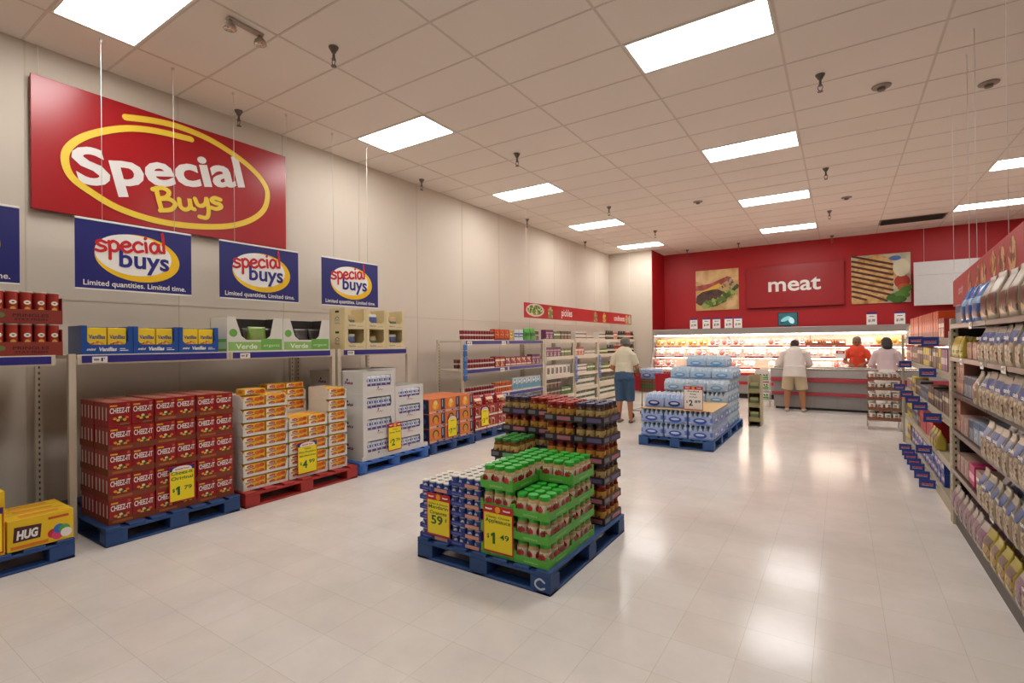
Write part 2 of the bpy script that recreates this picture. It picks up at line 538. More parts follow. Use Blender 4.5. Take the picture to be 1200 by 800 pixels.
# ------------------------------------------------------------------ lettering helpers
STROKES = {
 's': ([[(.45, .43), (.25, .52), (.1, .42), (.2, .28), (.38, .2), (.4, .06), (.2, -.02), (.02, .05)]], .5),
 'p': ([[(.08, .5), (.08, .1), (.04, -.4)], [(.08, .38), (.25, .52), (.42, .38), (.4, .12), (.25, 0), (.08, .08)]], .5),
 'e': ([[(.06, .25), (.3, .27), (.42, .38), (.28, .51), (.1, .4), (.05, .2), (.15, .02), (.3, -.02), (.45, .08)]], .5),
 'c': ([[(.42, .42), (.28, .52), (.1, .4), (.05, .2), (.16, .0), (.42, .06)]], .48),
 'i': ([[(.1, .5), (.1, .0)], [(.1, .72), (.13, .76)]], .24),
 'a': ([[(.4, .42), (.22, .52), (.06, .36), (.06, .1), (.2, -.02), (.36, .15), (.42, .48), (.42, .12), (.52, 0)]], .55),
 'l': ([[(.1, 1.05), (.1, .5), (.08, 0)]], .22),
 'B': ([[(.12, 1), (.1, .5), (.1, 0)], [(.0, .95), (.3, 1.02), (.5, .85), (.38, .6), (.15, .53), (.45, .5), (.6, .28), (.42, .03), (.05, .0)]], .7),
 'u': ([[(.08, .5), (.06, .15), (.2, 0), (.38, .12), (.44, .5), (.42, .1), (.52, 0)]], .58),
 'y': ([[(.06, .5), (.1, .22), (.24, .15), (.4, .28), (.48, .5), (.44, -.1), (.3, -.42), (.05, -.36)]], .55),
}
def handwrite(mb, word, x, y, h, m_, z, rot=0, wt=0.16, kx=1.0):
    tot = sum(STROKES[c][1] for c in word) * h * kx
    px = -tot / 2
    M0 = mb.M.copy()
    mb.M = M0 @ T(x, y, 0) @ RZ(rot)
    for c in word:
        st, adv = STROKES[c]
        for s_ in st:
            mb.ribbon([(px + q[0] * h * kx, q[1] * h) for q in s_], h * wt, z, m_, h=0.0015)
        px += adv * h * kx
    mb.M = M0

WIRE = mat('e6e1d8', 0.4, noise=0)
def wires(t, pts, z0, parent_z=0, r=0.0022, ztop=None, clip=True):
    """thin hanging wires with a clip at the ceiling; pts in the thing's frame"""
    for (x, y) in pts:
        mb = MB()
        mb.tube([(x, y, z0), (x, y, ztop)], r, WIRE, 5)
        if clip: mb.lathe([(0.001, ztop), (0.016, ztop), (0.016, ztop - 0.012), (0.006, ztop - 0.03), (0.001, ztop - 0.03)], WIRE, 8, x, y)
        mb.build('hanging_wire', t)

# ---- the large red Special Buys banner
X0 = -0.64
t = empty('wall_banner', 'large red banner reading Special Buys in a yellow loop on the left wall', 'banner', (X0, -1.79, 2.73))
mb = MB()
mb.cbox(0, 0.02, 0, 2.42, 0, 1.19, mat('a50d18', 0.28, noise=0.05, scale=2), 0.003)
mb.build('panel', t)
mb = MB(); mb.M = T(0.0205, 0, 0) @ FX
yl = mat('efc93c', 0.4, noise=0.03)
mb.ribbon([(.70, 1.055), (.95, 1.11), (1.19, 1.13), (1.48, 1.10), (1.74, 1.02), (1.95, .92), (2.1, .8), (2.17, .66), (2.13, .46), (1.98, .3), (1.75, .18), (1.47, .11),
           (1.15, .075), (.88, .085), (.62, .14), (.42, .24), (.28, .34), (.23, .47), (.25, .6), (.36, .74), (.55, .87), (.75, .96), (.98, 1.01), (1.3, 1.035)], .062, .001, yl)
mb.build('yellow_loop', t)
mb = MB(); mb.M = T(0.0205, 0, 0) @ FX
mb.text('Special', 1.11, .485, .33, mat('e4dfda', 0.4, noise=0.02), .004, bold=0.028, w_=1.6, rot=0.235)
mb.build('lettering', t)
mb = MB(); mb.M = T(0.0205, 0, 0) @ FX
handwrite(mb, 'Buys', 1.31, .27, .225, yl, .008, rot=.25, wt=.2, kx=1.3)
mb.build('lettering', t)
for yy in (0.06, 2.36):
    mb = MB(); mb.tube([(0.01, yy, 1.19), (0.01, yy - 0.01, HC - 2.73 - 0.003)], 0.002, WIRE, 5); mb.build('hanging_wire', t)

# ---- blue special buys banners
blu = mat('20236e', 0.35, noise=0.04); wht = mat('efece6', 0.4, noise=0.02)
def blue_banner(y0, yw, label):
    t = empty('hanging_banner', label, 'banner', (-0.1, y0, 2.0), 0, 'blue special buys banners')
    W = 0.91
    mb = MB(); mb.cbox(-0.004, 0, 0, W, 0.012, 0.6, blu, 0.001); mb.build('sheet', t)
    mb = MB(); mb.cbox(-0.007, 0.003, 0, W, 0.6, 0.617, wht, 0.002); mb.build('top_rail', t)
    mb = MB(); mb.cbox(-0.007, 0.003, 0, W, 0.0, 0.012, wht, 0.002); mb.build('bottom_rail', t)
    mb = MB(); mb.M = FX
    cx, cy = .455, .325
    mb.ell(cx + .012, cy - .012, .335, .215, .0005, .0015, mat('edbd12', 0.4), rot=-.05, n=40)
    mb.ell(cx - .022, cy + .012, .3, .185, .0016, .0024, wht, rot=-.05, n=40)
    mb.build('oval', t)
    mb = MB(); mb.M = FX
    handwrite(mb, 'special', cx - .04, cy + .045, .17, RED, .003, rot=.1, wt=.15, kx=1.1)
    mb.build('lettering', t)
    mb = MB(); mb.M = FX
    mb.text('buys', cx + .055, cy - .1, .16, mat('23277c', 0.4), .0055, bold=0.022, w_=.4)
    mb.build('lettering', t)
    mb = MB(); mb.M = FX
    mb.text('Limited quantities. Limited time.', cx, .04, .046, wht, .0015, bold=0.012, w_=.8)
    mb.build('lettering', t)
    wires(t, [(0, q - y0) for q in yw], 0.617, ztop=HC - 2.0)
blue_banner(-2.89, (-2.7, -2.2), 'blue special buys banner cut off at the left edge of the photo')
blue_banner(-1.64, (-1.45, -.88), 'blue special buys banner above the blue display boxes of yellow packets')
blue_banner(-.46, (-.3, .31), 'blue special buys banner above the white and green display boxes')
blue_banner(.77, (.95, 1.5), 'blue special buys banner above the beige crates')

# ---- the red pickles sign
t = empty('aisle_sign', 'long red hanging sign reading pickles and condiments over the wall shelves', 'sign', (0.13, 5.19, 2.0))
L = 6.0
mb = MB(); mb.cbox(-.012, 0, 0, L, 0, .3, mat('b8161e', 0.4), .002); mb.build('panel', t)
mb = MB(); mb.M = FX
green = picmat(['3c6a2a', '86a14a', '5d7f35', 'd9cfa0'], 26)
mb.text('pickles', 1.83, .09, .16, wht, .001, bold=.01, w_=.52); mb.text('condiments', 5.05, .09, .14, wht, .001, bold=.02, w_=.8)
mb.build('lettering', t)
mb = MB(); mb.M = FX
mb.ell(.42, .16, .36, .13, .001, .002, mat('d8cdb8', .5)); mb.ell(.42, .165, .31, .1, .0022, .003, green); mb.build('food_picture', t)
for cx, col in ((1.05, '7a8a3c'), (3.42, '6b7c38'), (3.98, 'e5b92c'), (5.62, 'd8a23a'), (5.85, 'b9bfae')):
    mb = MB(); mb.M = FX; mb.prism([(cx - .1, .02), (cx + .1, .02), (cx + .1, .2), (cx + .05, .24), (cx + .05, .27), (cx - .05, .27), (cx - .05, .24), (cx - .1, .2)], .001, .002, picmat([col, '8f7a3a', col, 'c9b98a'], 24)); mb.build('food_picture', t)
for yy in (.1, 2.0, 4.0, 5.9):
    mb = MB(); mb.tube([(-.006, yy, .3), (-.006, yy, HC - 2.003)], .0018, WIRE, 5); mb.build('hanging_wire', t)

# ---- price signs
def price_sign(name_lines, price, sup, top, label, loc, rz, w_=.22, h=.31, cols=('f4df1c', 'c4161f', '2a6a26'), tilt=0, small=''):
    t = empty('price_sign', label, 'price sign', loc, rz)
    t.rotation_euler = (tilt, 0, rz)
    yel, bor, ink = cols
    mb = MB(); mb.cbox(-w_ / 2, w_ / 2, -.003, 0, 0, h, mat(bor, .4), .001); mb.build('border', t)
    mb = MB(); mb.M = T(0, -.003, 0) @ FNY
    th = h * (.16 if top == 'red' else .14)
    mb.prism([(-w_ / 2 + .008, .012), (w_ / 2 - .008, .012), (w_ / 2 - .008, h - th), (-w_ / 2 + .008, h - th)], 0, .001, mat(yel, .4))
    mb.build('face', t)
    mb = MB(); mb.M = T(0, -.003, 0) @ FNY
    if top == 'purple':
        mb.prism([(-w_ / 2 + .004, h - th), (w_ / 2 - .004, h - th), (w_ / 2 - .004, h - .004), (-w_ / 2 + .004, h - .004)], 0, .001, mat('2c2878', .4))
        mb.prism([(-w_ * .38, h - th)] + [(w_ * .38 * math.cos(a), h - th + th * .9 * math.sin(a) ** .6) for a in [PI * k / 12 for k in range(0, 12)]][::1], .001, .002, wht)
        mb.text('special buys', 0, h - th * .75, h * .045, RED, .0025, bold=.03, w_=w_ * .55)
    else:
        mb.ell(0, h - th * .5, th * .42, th * .42, .001, .002, mat('f2a51c', .4))
        mb.ribbon([(-w_ * .4, h - th * .45), (-w_ * .3, h - th * .5), (-w_ * .2, h - th * .45)], th * .2, .001, wht)
        mb.ribbon([(w_ * .2, h - th * .45), (w_ * .3, h - th * .5), (w_ * .4, h - th * .45)], th * .2, .001, wht)
    mb.build('header', t)
    mb = MB(); mb.M = T(0, -.003, 0) @ FNY
    g = mat(ink, .5)
    y = h - th - h * .1
    for ln, hh in name_lines:
        mb.text(ln, 0, y, h * hh, g, .0015, bold=.02, w_=min(w_ * .84, len(ln) * h * hh * .95))
        y -= h * (hh + .055)
    if sup == 'c':
        mb.text(price, -.012, h * .28, h * .2, g, .0015, bold=.025, w_=w_ * .5); mb.text('¢', w_ * .33, h * .38, h * .09, g, .0015, bold=.02)
    else:
        mb.text('$', -w_ * .33, h * .3, h * .09, g, .0015, bold=.02)
        if price == '1':
            x_, y_, q_ = -w_ * .14, h * .19, h * .24
            mb.prism([(x_ - q_ * .12, y_), (x_ + q_ * .14, y_), (x_ + q_ * .14, y_ + q_), (x_ - q_ * .04, y_ + q_), (x_ - q_ * .3, y_ + q_ * .84), (x_ - q_ * .3, y_ + q_ * .62), (x_ - q_ * .12, y_ + q_ * .7)], 0, .0015, g)
        else: mb.text(price, -w_ * .13, h * .19, h * .23, g, .0015, bold=.03)
        mb.text(sup, w_ * .22, h * .31, h * .11, g, .0015, bold=.02, w_=w_ * .3)
    mb.build('lettering', t)
    return t

# ---- pallets
def make_pallet(w_, d, h, m_, mtxt=None, txt=None, rounded=False):
    """w_ along local x, d along local y, front on -y; three runners of blocks"""
    deck = MB()
    bt = .018
    n = 7
    for k in range(n):
        x = k * (w_ - .1) / (n - 1)
        deck.cbox(x, x + .1 * (1.12 if 0 < k < n - 1 else 1), 0, d, h - bt, h, m_, .003)
    for y in (0, d / 2 - .05, d - .1):
        deck.cbox(0, w_, y, y + .1, h - 2 * bt, h - bt, m_, .003)
    base = MB()
    for y in (0, d / 2 - .05, d - .1):
        base.cbox(0, w_, y, y + .1, 0, bt, m_, .003)
    for x in (0, w_ / 2 - .05, w_ - .1):
        base.cbox(x, x + .1, 0, d, 0.0, bt * .95, m_, .003)
    blocks = []
    for i, x in enumerate((0, w_ / 2 - .07, w_ - .14)):
        for j, y in enumerate((0, d / 2 - .06, d - .12)):
            bk = MB()
            if rounded:
                bk.lathe([(.001, bt), (.075, bt), (.08, h - 2 * bt), (.001, h - 2 * bt)], m_, 12, x + .07, y + .07)
            else:
                bk.cbox(x, x + .14, y, y + .12, bt, h - 2 * bt, m_, .004)
            if txt and j == 0 and i == 2:
                bk.M = T(x + .07, y - .0005, 0) @ FNY
                bk.ribbon([(.03, .075), (.0, .09), (-.03, .07), (-.03, .045), (0, .03), (.03, .04)], .012, .0005, mtxt, h=.0008)
                bk.M = Matrix.Identity(4)
            blocks.append(bk)
    return deck, base, blocks
def pallet(x0, y0, x1, y1, h, color, label, front='x', rounded=False, txt=None):
    m_ = mat(color, .55, noise=.14, scale=9)
    if front == 'x': w_, d, loc, rz = y1 - y0, x1 - x0, (x1, y0, 0), PI / 2
    else: w_, d, loc, rz = x1 - x0, y1 - y0, (x0, y0, 0), 0
    deck, base, blocks = make_pallet(w_, d, h, m_, mat('c8d4e8', .5), txt, rounded)
    t = empty('pallet', label, 'pallet', loc, rz)
    deck.build('deck', t); base.build('base_boards', t)
    for b_ in blocks: b_.build('block', t)
    return t
PB = '24467e'
PH = .14
pallet(-.5, -3.0, .7, -1.875, PH, PB, 'blue pallet under the yellow drink boxes at the left edge')
pallet(-.5, -1.70, .71, -.70, PH, '26477c', 'blue pallet under the red cracker boxes')
pallet(-.5, -.655, .72, .62, PH, 'a62c28', 'red pallet under the white trays of yellow packages')
pallet(-.5, .67, .70, 1.84, PH, '3a6cb8', 'blue pallet with round feet under the white cases', rounded=True)
pallet(-.5, 1.895, .68, 2.865, PH, '2c4c82', 'blue pallet under the orange picture boxes', rounded=True)
pallet(-.5, 2.95, .62, 3.95, PH, '2c4c82', 'blue pallet under the red bags past the orange boxes')
pallet(2.79, -.57, 3.86, .64, PH, '264a80', 'blue pallet under applesauce, oranges and black trays in the middle aisle', front='y', txt=1)
pallet(2.82, 3.98, 3.86, 5.16, PH, '305a94', 'front blue pallet under the water bottle packs', front='y')
pallet(2.82, 5.19, 3.86, 6.40, PH, '305a94', 'rear blue pallet under the tall pile of water bottle packs', front='y')

# ---- wall racks, left
crm = mat('cfc3ae', 0.45, noise=.03); crd = mat('b5a994', .5); strip = mat('342f84', .35)
def upright(mb_, x, y, z1, s_=.045):
    mb_.box(x - s_ / 2, x + s_ / 2, y - s_ / 2, y + s_ / 2, 0, z1, crm)
    k = .12
    while k < z1 - .05 and x < 0:       # punched slots
        mb_.box(x + s_ / 2, x + s_ / 2 + .0008, y - .006, y + .006, k, k + .022, mat('5a5146', .6))
        k += .05
def rack(name_label, y0, y1, xb, xf, shelves, ztop, joints=(), strips=(), post_mid=(), ends=(0, 1)):
    t = empty('wall_shelving', name_label, 'shelving rack', (0, 0, 0))
    t.location = (0, y0, 0)
    for y in [(y0, y1)[e] for e in ends] + list(post_mid):
        for x in (xb, xf):
            mb = MB(); upright(mb, x, y - y0 + (.03 if y == y0 else (-.03 if y == y1 else 0)), ztop + .01); mb.build('post', t)
    for i, z in enumerate(shelves):
        js = [y0] + list(joints) + [y1]
        for a, b_ in zip(js[:-1], js[1:]):
            mb = MB(); a0, b0 = a - y0 + .055 * (a == y0), b_ - y0 - .055 * (b_ == y1)
            mb.cbox(xb - .02, xf + .02, a0 + .004, b0 - .004, z - .03, z, crm, .003)
            mb.cbox(xf + .02, xf + .03, a0 + .004, b0 - .004, z - .075, z + .004, crm, .002)
            sh = mb.build('shelf', t)
            if i in strips:
                m2 = MB(); m2.cbox(xf + .031, xf + .034, a0 + .03, b0 - .03, z - .062, z - .004, strip, .001); m2.build('price_channel', sh)
    return t
rack('cream wall rack at the left edge holding the red can trays', -3.9, -1.812, -.55, .27, [1.44], 1.44, strips=(0,), ends=(0,))
rack('cream wall rack over the cracker and white tray pallets', -1.80, .67, -.55, .27, [1.44], 1.44, joints=(-.57,), strips=(0,))
rack('cream wall rack over the white cases and orange boxes', .69, 1.90, -.55, .27, [1.44], 1.44, strips=(0,))
tick = MB(); tick.cbox(-.05, .05, -.001, 0, 0, .05, wht, .0004); tick.M = T(0, -.001, 0) @ FNY
tick.box(-.04, -.005, .018, .034, 0, .0004, mat('8a8680', .5)); tick.box(.008, .02, .012, .04, 0, .0004, BLACK); tick.box(.026, .032, .03, .04, 0, .0004, BLACK)
ticket = Proto('price_ticket', 'price ticket', [('price_ticket', tick, None)])
def tk(x, y, z, rz, label, sc=None): spawn(ticket, (x, y, z), rz, label, scale=sc)
tk(.3055, -1.6, 1.376, PI / 2, 'white price ticket under the first blue display box')
tk(.3055, -.42, 1.376, PI / 2, 'white price ticket under the first white and green display box')
tk(.3055, .88, 1.376, PI / 2, 'white price ticket under the beige crates')

# ---- Pringle-style can trays on the left rack
ct = MB(); tr = mat('8e2f22', .6)
ct.box(0, .4, 0, .006, .006, .105, tr); ct.box(0, .4, .224, .23, .006, .105, tr); ct.box(0, .006, .006, .224, .006, .2, tr); ct.box(.394, .4, .006, .224, .006, .2, tr); ct.box(0, .4, 0, .23, 0, .006, tr)
ct.M = T(0, -.0005, 0) @ FNY
ct.text('PRINGLES', .22, .05, .022, mat('3a120c', .5), .0004, bold=.02, w_=.2); ct.text('STAY FRESH', .22, .022, .018, mat('3a120c', .5), .0004, bold=.02, w_=.18)
ct.ell(.05, .06, .032, .02, .0002, .0006, mat('6c7a3a', .5))
ct.M = Matrix.Identity(4)
cantray = Proto('cardboard_tray', 'tray', [('cardboard_tray', ct, None)])
cb = MB(); rr = mat('a83226', .35); 
cb.lathe([(.001, 0), (.034, 0), (.034, .225)], [STEEL, rr], 14)
cb.M = T(0, -.0345, 0) @ FNY
cb.ell(0, .15, .02, .016, 0, .001, mat('f0e6d0', .4)); cb.ell(0, .15, .008, .004, .001, .0015, BLACK); cb.ell(0, .1, .016, .018, 0, .001, mat('e0a94a', .4))
cb.M = Matrix.Identity(4)
cl = MB().lathe([(.034, .225), (.036, .226), (.036, .234), (.001, .234)], mat('d8d2c6', .3), 14)
ccan = Proto('chip_can', 'chip can', [('body', cb, None), ('lid', cl, None)])
for q, y0 in enumerate((-2.222, -2.625)):
    for lv in (0, 1):
        z = 1.4405 + lv * .2415
        pos = ('lower', 'upper')[lv] + (' right' if q == 0 else ' left')
        spawn(cantray, (.275, y0, z), PI / 2, 'red brown cardboard tray of chip cans, %s of the four' % pos)
        for k in range(5):
            spawn(ccan, (.235, y0 + .046 + k * .077, z + .0065), PI / 2, 'red chip can in the %s tray, front row, %s from left' % (pos, od(k, 5)), 'red chip cans on the left rack')
            spawn(ccan, (.155, y0 + .046 + k * .077, z + .0065), PI / 2, 'red chip can in the %s tray, middle row, %s from left' % (pos, od(k, 5)), 'red chip cans on the left rack')

# ---- carton builder: canonical front on -y, origin at the base centre of the front
def carton(w_, d, h, col, band=None, pic=None, text=None, tcol=None, th=None, ty=.6, side=None, b=.003, extra=None, tw=.8, picbox=None, top=None):
    mb = MB(); m_ = mat(col, .42, noise=.03)
    mb.cbox(-w_ / 2, w_ / 2, 0, d, 0, h, m_, b)
    mb.M = T(0, -.0004, 0) @ FNY
    if band: mb.box(-w_ / 2 + b, w_ / 2 - b, h * band[1], h * band[2], 0, .0004, mat(band[0], .42))
    if pic:
        a = picbox or (.1, .9, .08, .5)
        mb.box(-w_ / 2 + w_ * a[0], -w_ / 2 + w_ * a[1], h * a[2], h * a[3], .0002, .0007, pic)
    if text: mb.text(text, 0, h * ty, th or h * .16, mat(tcol or 'f4f0e6', .4, noise=0), .0012, bold=.03, w_=w_ * tw)
    if extra: extra(mb)
    mb.M = Matrix.Identity(4)
    return mb

# blue display boxes with yellow packets
def disp_blue():
    W, D, H = .345, .3, .235
    m_ = mat('1f4f9e', .4); mb = MB()
    mb.box(-W / 2, -W / 2 + .005, .005, D, 0, H, m_); mb.box(W / 2 - .005, W / 2, .005, D, 0, H, m_); mb.box(-W / 2, W / 2, D - .005, D, 0, H, m_); mb.box(-W / 2 + .005, W / 2 - .005, .005, D - .005, 0, .005, m_)
    mb.M = FNY
    P = [(-W / 2, 0), (W / 2, 0), (W / 2, H), (W / 2 - .035, H), (W / 2 - .035, .11), (W / 2 - .06, .08), (-W / 2 + .06, .08), (-W / 2 + .035, .11), (-W / 2 + .035, H), (-W / 2, H)]
    mb.prism(P[:3] + [P[3], P[4], P[5], P[6], P[7], P[8], P[9]], -.005, 0, m_)
    mb.text('Vanillas', .0, .03, .03, wht, .0006, bold=.04, w_=.12, shear=.2); mb.text('mini', -.11, .035, .02, wht, .0006, bold=.03, w_=.06, shear=.3)
    mb.box(.08, .14, .03, .036, 0, .0006, wht); mb.box(.08, .12, .045, .05, 0, .0006, wht)
    return mb
def packet_y():
    def ex(mb):
        mb.ell(0, .075, .05, .03, .0005, .001, picmat(['e8a23a', 'c9772a', 'f3d9a0'], 60)); mb.ell(.02, .05, .02, .012, .001, .0014, mat('c8402a', .4))
    c_ = carton(.128, .05, .215, 'f2cf2a', text='Vanillas', tcol='20489a', th=.032, ty=.58, extra=ex, tw=.85)
    return c_
pb = Proto('display_box', 'display box', [('display_box', disp_blue(), None)])
pk = Proto('snack_packet', 'snack packet', [('snack_packet', packet_y(), None)])
for k in range(3):
    yc = -1.71 + .1725 + k * .349
    n_ = ('left', 'middle', 'right')[k]
    spawn(pb, (.28, yc, 1.4405), PI / 2, 'blue display box of yellow packets, %s of the three on the rack' % n_)
    for i, s_ in enumerate((-1, 1)):
        for j in range(3):
            spawn(pk, (.262 - j * .06, yc + s_ * .0685, 1.446), PI / 2, 'yellow snack packet in the %s blue display box, %s side, %s' % (n_, ('left', 'right')[i], ('front', 'second row', 'third row')[j]), 'yellow snack packets')
# white and green display boxes of dark bags
def disp_green():
    W, D, H = .585, .32, .35
    m_ = mat('dcdad0', .5); g = mat('8fbf6a', .5); g2 = mat('6fae4c', .5); mb = MB()
    for x in (-W / 2, W / 2 - .006): mb.box(x, x + .006, .006, D, 0, H, m_)
    mb.box(-W / 2, W / 2, D - .006, D, 0, H, m_); mb.box(-W / 2 + .006, W / 2 - .006, .006, D - .006, 0, .006, m_)
    dk_ = mat('2e241e', .8); mb.box(-W / 2 + .006, W / 2 - .006, D - .008, D - .006, .006, H - .004, dk_); mb.box(-W / 2 + .006, -W / 2 + .008, .01, D - .008, .006, H - .004, dk_); mb.box(W / 2 - .008, W / 2 - .006, .01, D - .008, .006, H - .004, dk_)  # dark lining sheets: the shade of the opening put into colour
    mb.box(-W / 2 - .0006, -W / 2, .01, D - .01, .01, .13, g2); mb.box(-W / 2 - .001, -W / 2 - .0006, .02, D - .02, .03, .1, mat('b7d8a0', .5))
    mb.M = FNY
    mb.prism([(-W / 2, 0), (W / 2, 0), (W / 2, H), (W / 2 - .1, H), (W / 2 - .14, .16), (W / 2 - .19, .12), (-W / 2 + .19, .12), (-W / 2 + .14, .16), (-W / 2 + .08, H), (-W / 2, H)], -.006, 0, m_)
    mb.box(-W / 2 + .01, W / 2 - .01, .012, .1, 0, .0006, g); mb.box(W / 2 - .24, W / 2 - .01, .012, .13, .0006, .001, g2)
    mb.text('Verde', -.1, .03, .05, mat('e8f2dc', .5), .0012, bold=.02, w_=.22); mb.text('organic', W / 2 - .125, .05, .03, mat('d0e8bc', .5), .0014, w_=.18)
    mb.ell(-W / 2 + .06, .19, .04, .04, 0, .0008, g2)
    return mb
pg = Proto('display_box', 'display box', [('display_box', disp_green(), None)])
def bag(w_, d, h, col, accent=None, acc_z=(.3, .6), pic=None, top='flat', text=None, tcol='f4f0e6', n=8, crimp=None, rough=.3):
    """pillow bag standing on its base, front on -y, origin at base centre"""
    mb = MB(); m_ = mat(col, rough, noise=.08, scale=30)
    nz = 11; vs_ = []; fs = []; ring = 4 * n
    mm = []
    for i in range(nz + 1):
        t_ = i / nz; z = h * t_
        q = (.9 + .1 * math.sin(PI * t_ / .6)) if t_ < .55 else max(0, 1 - (t_ - .55) / (.40 if top == 'gusset' else .45)) ** (1.0 if top == 'gusset' else .7) * .9
        dd = d * q * .5
        dd = max(dd, .0035)
        ww = w_ * (.5 - .03 * math.sin(PI * t_)) if top == 'flat' else w_ * (.5 - .02 * math.sin(PI * t_) - (.08 * (t_ - .7) / .3 if t_ > .7 else 0))
        for k in range(ring):
            a = 2 * PI * k / ring
            ca, sa = math.cos(a), math.sin(a)
            e_ = .32 if top == 'gusset' else .45
            vs_.append((ww * math.copysign(abs(ca) ** e_, ca) + .0015 * math.sin(5 * z / h * PI + k), dd * math.copysign(abs(sa) ** e_, sa) + .0015 * math.sin(k * 1.7 + i * 2.1), z))
    for i in range(nz):
        for k in range(ring):
            k2 = (k + 1) % ring
            fs.append((i * ring + k, i * ring + k2, (i + 1) * ring + k2, (i + 1) * ring + k)); 
            front = math.sin(2 * PI * (k + .5) / ring) < (-.75 if top == 'gusset' else -.35)
            t_ = (i + .5) / nz
            c_ = m_
            if accent and acc_z[0] <= t_ <= acc_z[1] and (front or accent[0] == '*'): c_ = mat(accent.strip('*'), rough)
            elif pic and front and t_ < acc_z[0] and t_ > .1: c_ = pic
            if crimp and (t_ > .9): c_ = mat(crimp, rough)
            mm.append(c_)
    for f, c_ in zip(fs, mm): pass
    o = len(mb.v); mb.v += [Vector(p) for p in vs_]
    for f, c_ in zip(fs, mm):
        mb.f.append(f); mb.mi.append(mb.m(c_)); mb.sm.append(True)
    mb.f.append(tuple(range(ring - 1, -1, -1))); mb.mi.append(mb.m(m_)); mb.sm.append(False)
    mb.f.append(tuple(nz * ring + k for k in range(ring))); mb.mi.append(mb.m(m_)); mb.sm.append(False)
    if text:
        mb.M = T(0, -d * .5 - .0015, 0) @ FNY
        mb.text(text, 0, h * (acc_z[0] + acc_z[1]) / 2 - h * .05, h * .1, mat(tcol, .4, noise=0), .0005, bold=.03, w_=w_ * .6)
        mb.M = Matrix.Identity(4)
    return mb
dbag = Proto('snack_bag', 'snack bag', [('snack_bag', bag(.17, .09, .24, '3a322c', pic=picmat(['3a322c', '5c4a38', '26211d'], 40)), None)])
gbag = Proto('snack_bag', 'snack bag', [('snack_bag', bag(.2, .09, .25, '6f8a2c', accent='8c3a24', acc_z=(.2, .45), pic=picmat(['6a2c1c', 'e8dfc8', '8a5a2a'], 40)), None)])
for k, yc in enumerate((-.29, .30)):
    n_ = ('left', 'right')[k]
    spawn(pg, (.28, yc, 1.4405), PI / 2, 'white and green display box of snack bags, %s one on the rack' % n_)
    for j, dy in enumerate((-.17, .02, .2)):
        spawn(dbag, (.12, yc + dy, 1.447), PI / 2, 'dark snack bag in the %s white and green display box, %s' % (n_, ('left', 'middle', 'right')[j]), 'dark snack bags')
spawn(gbag, (.215, -.25, 1.447), PI / 2 + .1, 'green and red snack bag at the front of the left white display box')
# beige crates with cut-out fronts
def crate():
    W, D, H = .325, .28, .255
    m_ = mat('dccb9c', .55, noise=.04); mb = MB()
    for x in (-W / 2, W / 2 - .006): mb.box(x, x + .006, .006, D, 0, H, m_)
    mb.box(-W / 2, W / 2, D - .006, D, 0, H, m_); mb.box(-W / 2 + .006, W / 2 - .006, .006, D - .006, 0, .006, m_)
    mb.box(-W / 2 + .006, -W / 2 + .05, .006, D - .006, H - .005, H, m_)
    mb.M = FNY
    mb.prism([(-W / 2, 0), (W / 2, 0), (W / 2, H), (W / 2 - .03, H), (W / 2 - .03, .11), (W / 2 - .06, .08), (-W / 2 + .08, .08), (-W / 2 + .05, .11), (-W / 2 + .05, H), (-W / 2, H)], -.006, 0, m_)
    ik = mat('4a4a8a', .5)
    mb.text('Dairy Farm', -.05, .035, .018, ik, .0006, bold=.02, w_=.1); mb.box(.03, .12, .03, .033, 0, .0006, ik)
    mb.M = T(-W / 2, .14, 0) @ FNX
    mb.box(-.035, .035, .2, .225, 0, .0008, mat('2a221a', .8))
    mb.ribbon([(-.04, .12), (0, .15), (.04, .13)], .008, .0005, ik); mb.text('Dairy', 0, .1, .03, ik, .0006, w_=.09); mb.text('Farm', 0, .06, .03, ik, .0006, w_=.08)
    mb.M = Matrix.Identity(4)
    return mb
pc = Proto('display_crate', 'display crate', [('display_crate', crate(), None)])
wbag = Proto('snack_bag', 'snack bag', [('snack_bag', bag(.13, .07, .19, 'c9c6bc', accent='3a4a86', acc_z=(.5, .8), pic=picmat(['7a3a2a', 'c9b08a', '4a5a8a'], 45)), None)])
tbag = Proto('snack_bag', 'snack bag', [('snack_bag', bag(.12, .07, .17, 'b59a70', accent='5a6a4a', acc_z=(.4, .6), pic=picmat(['9a7a4a', 'd0b890', '6a4a3a'], 45)), None)])
for lv in (0, 1):
    for k in range(3):
        yc = .81 + .1625 + k * .329
        z = 1.4405 + lv * .2555
        n_ = '%s row, %s' % (('bottom', 'top')[lv], ('left', 'middle', 'right')[k])
        spawn(pc, (.28, yc, z), PI / 2, 'beige display crate of snack bags, %s of three' % n_)
        spawn(wbag if (k + lv) % 2 == 0 else tbag, (.19, yc - .01 + .02 * k, z + .0065), PI / 2 - .15 * lv, '%s snack bag inside the beige crate, %s' % (('white and blue', 'tan')[(k + lv) % 2], n_))
# ------------------------------------------------------------------ goods on the left pallets
Z0 = PH + .0005
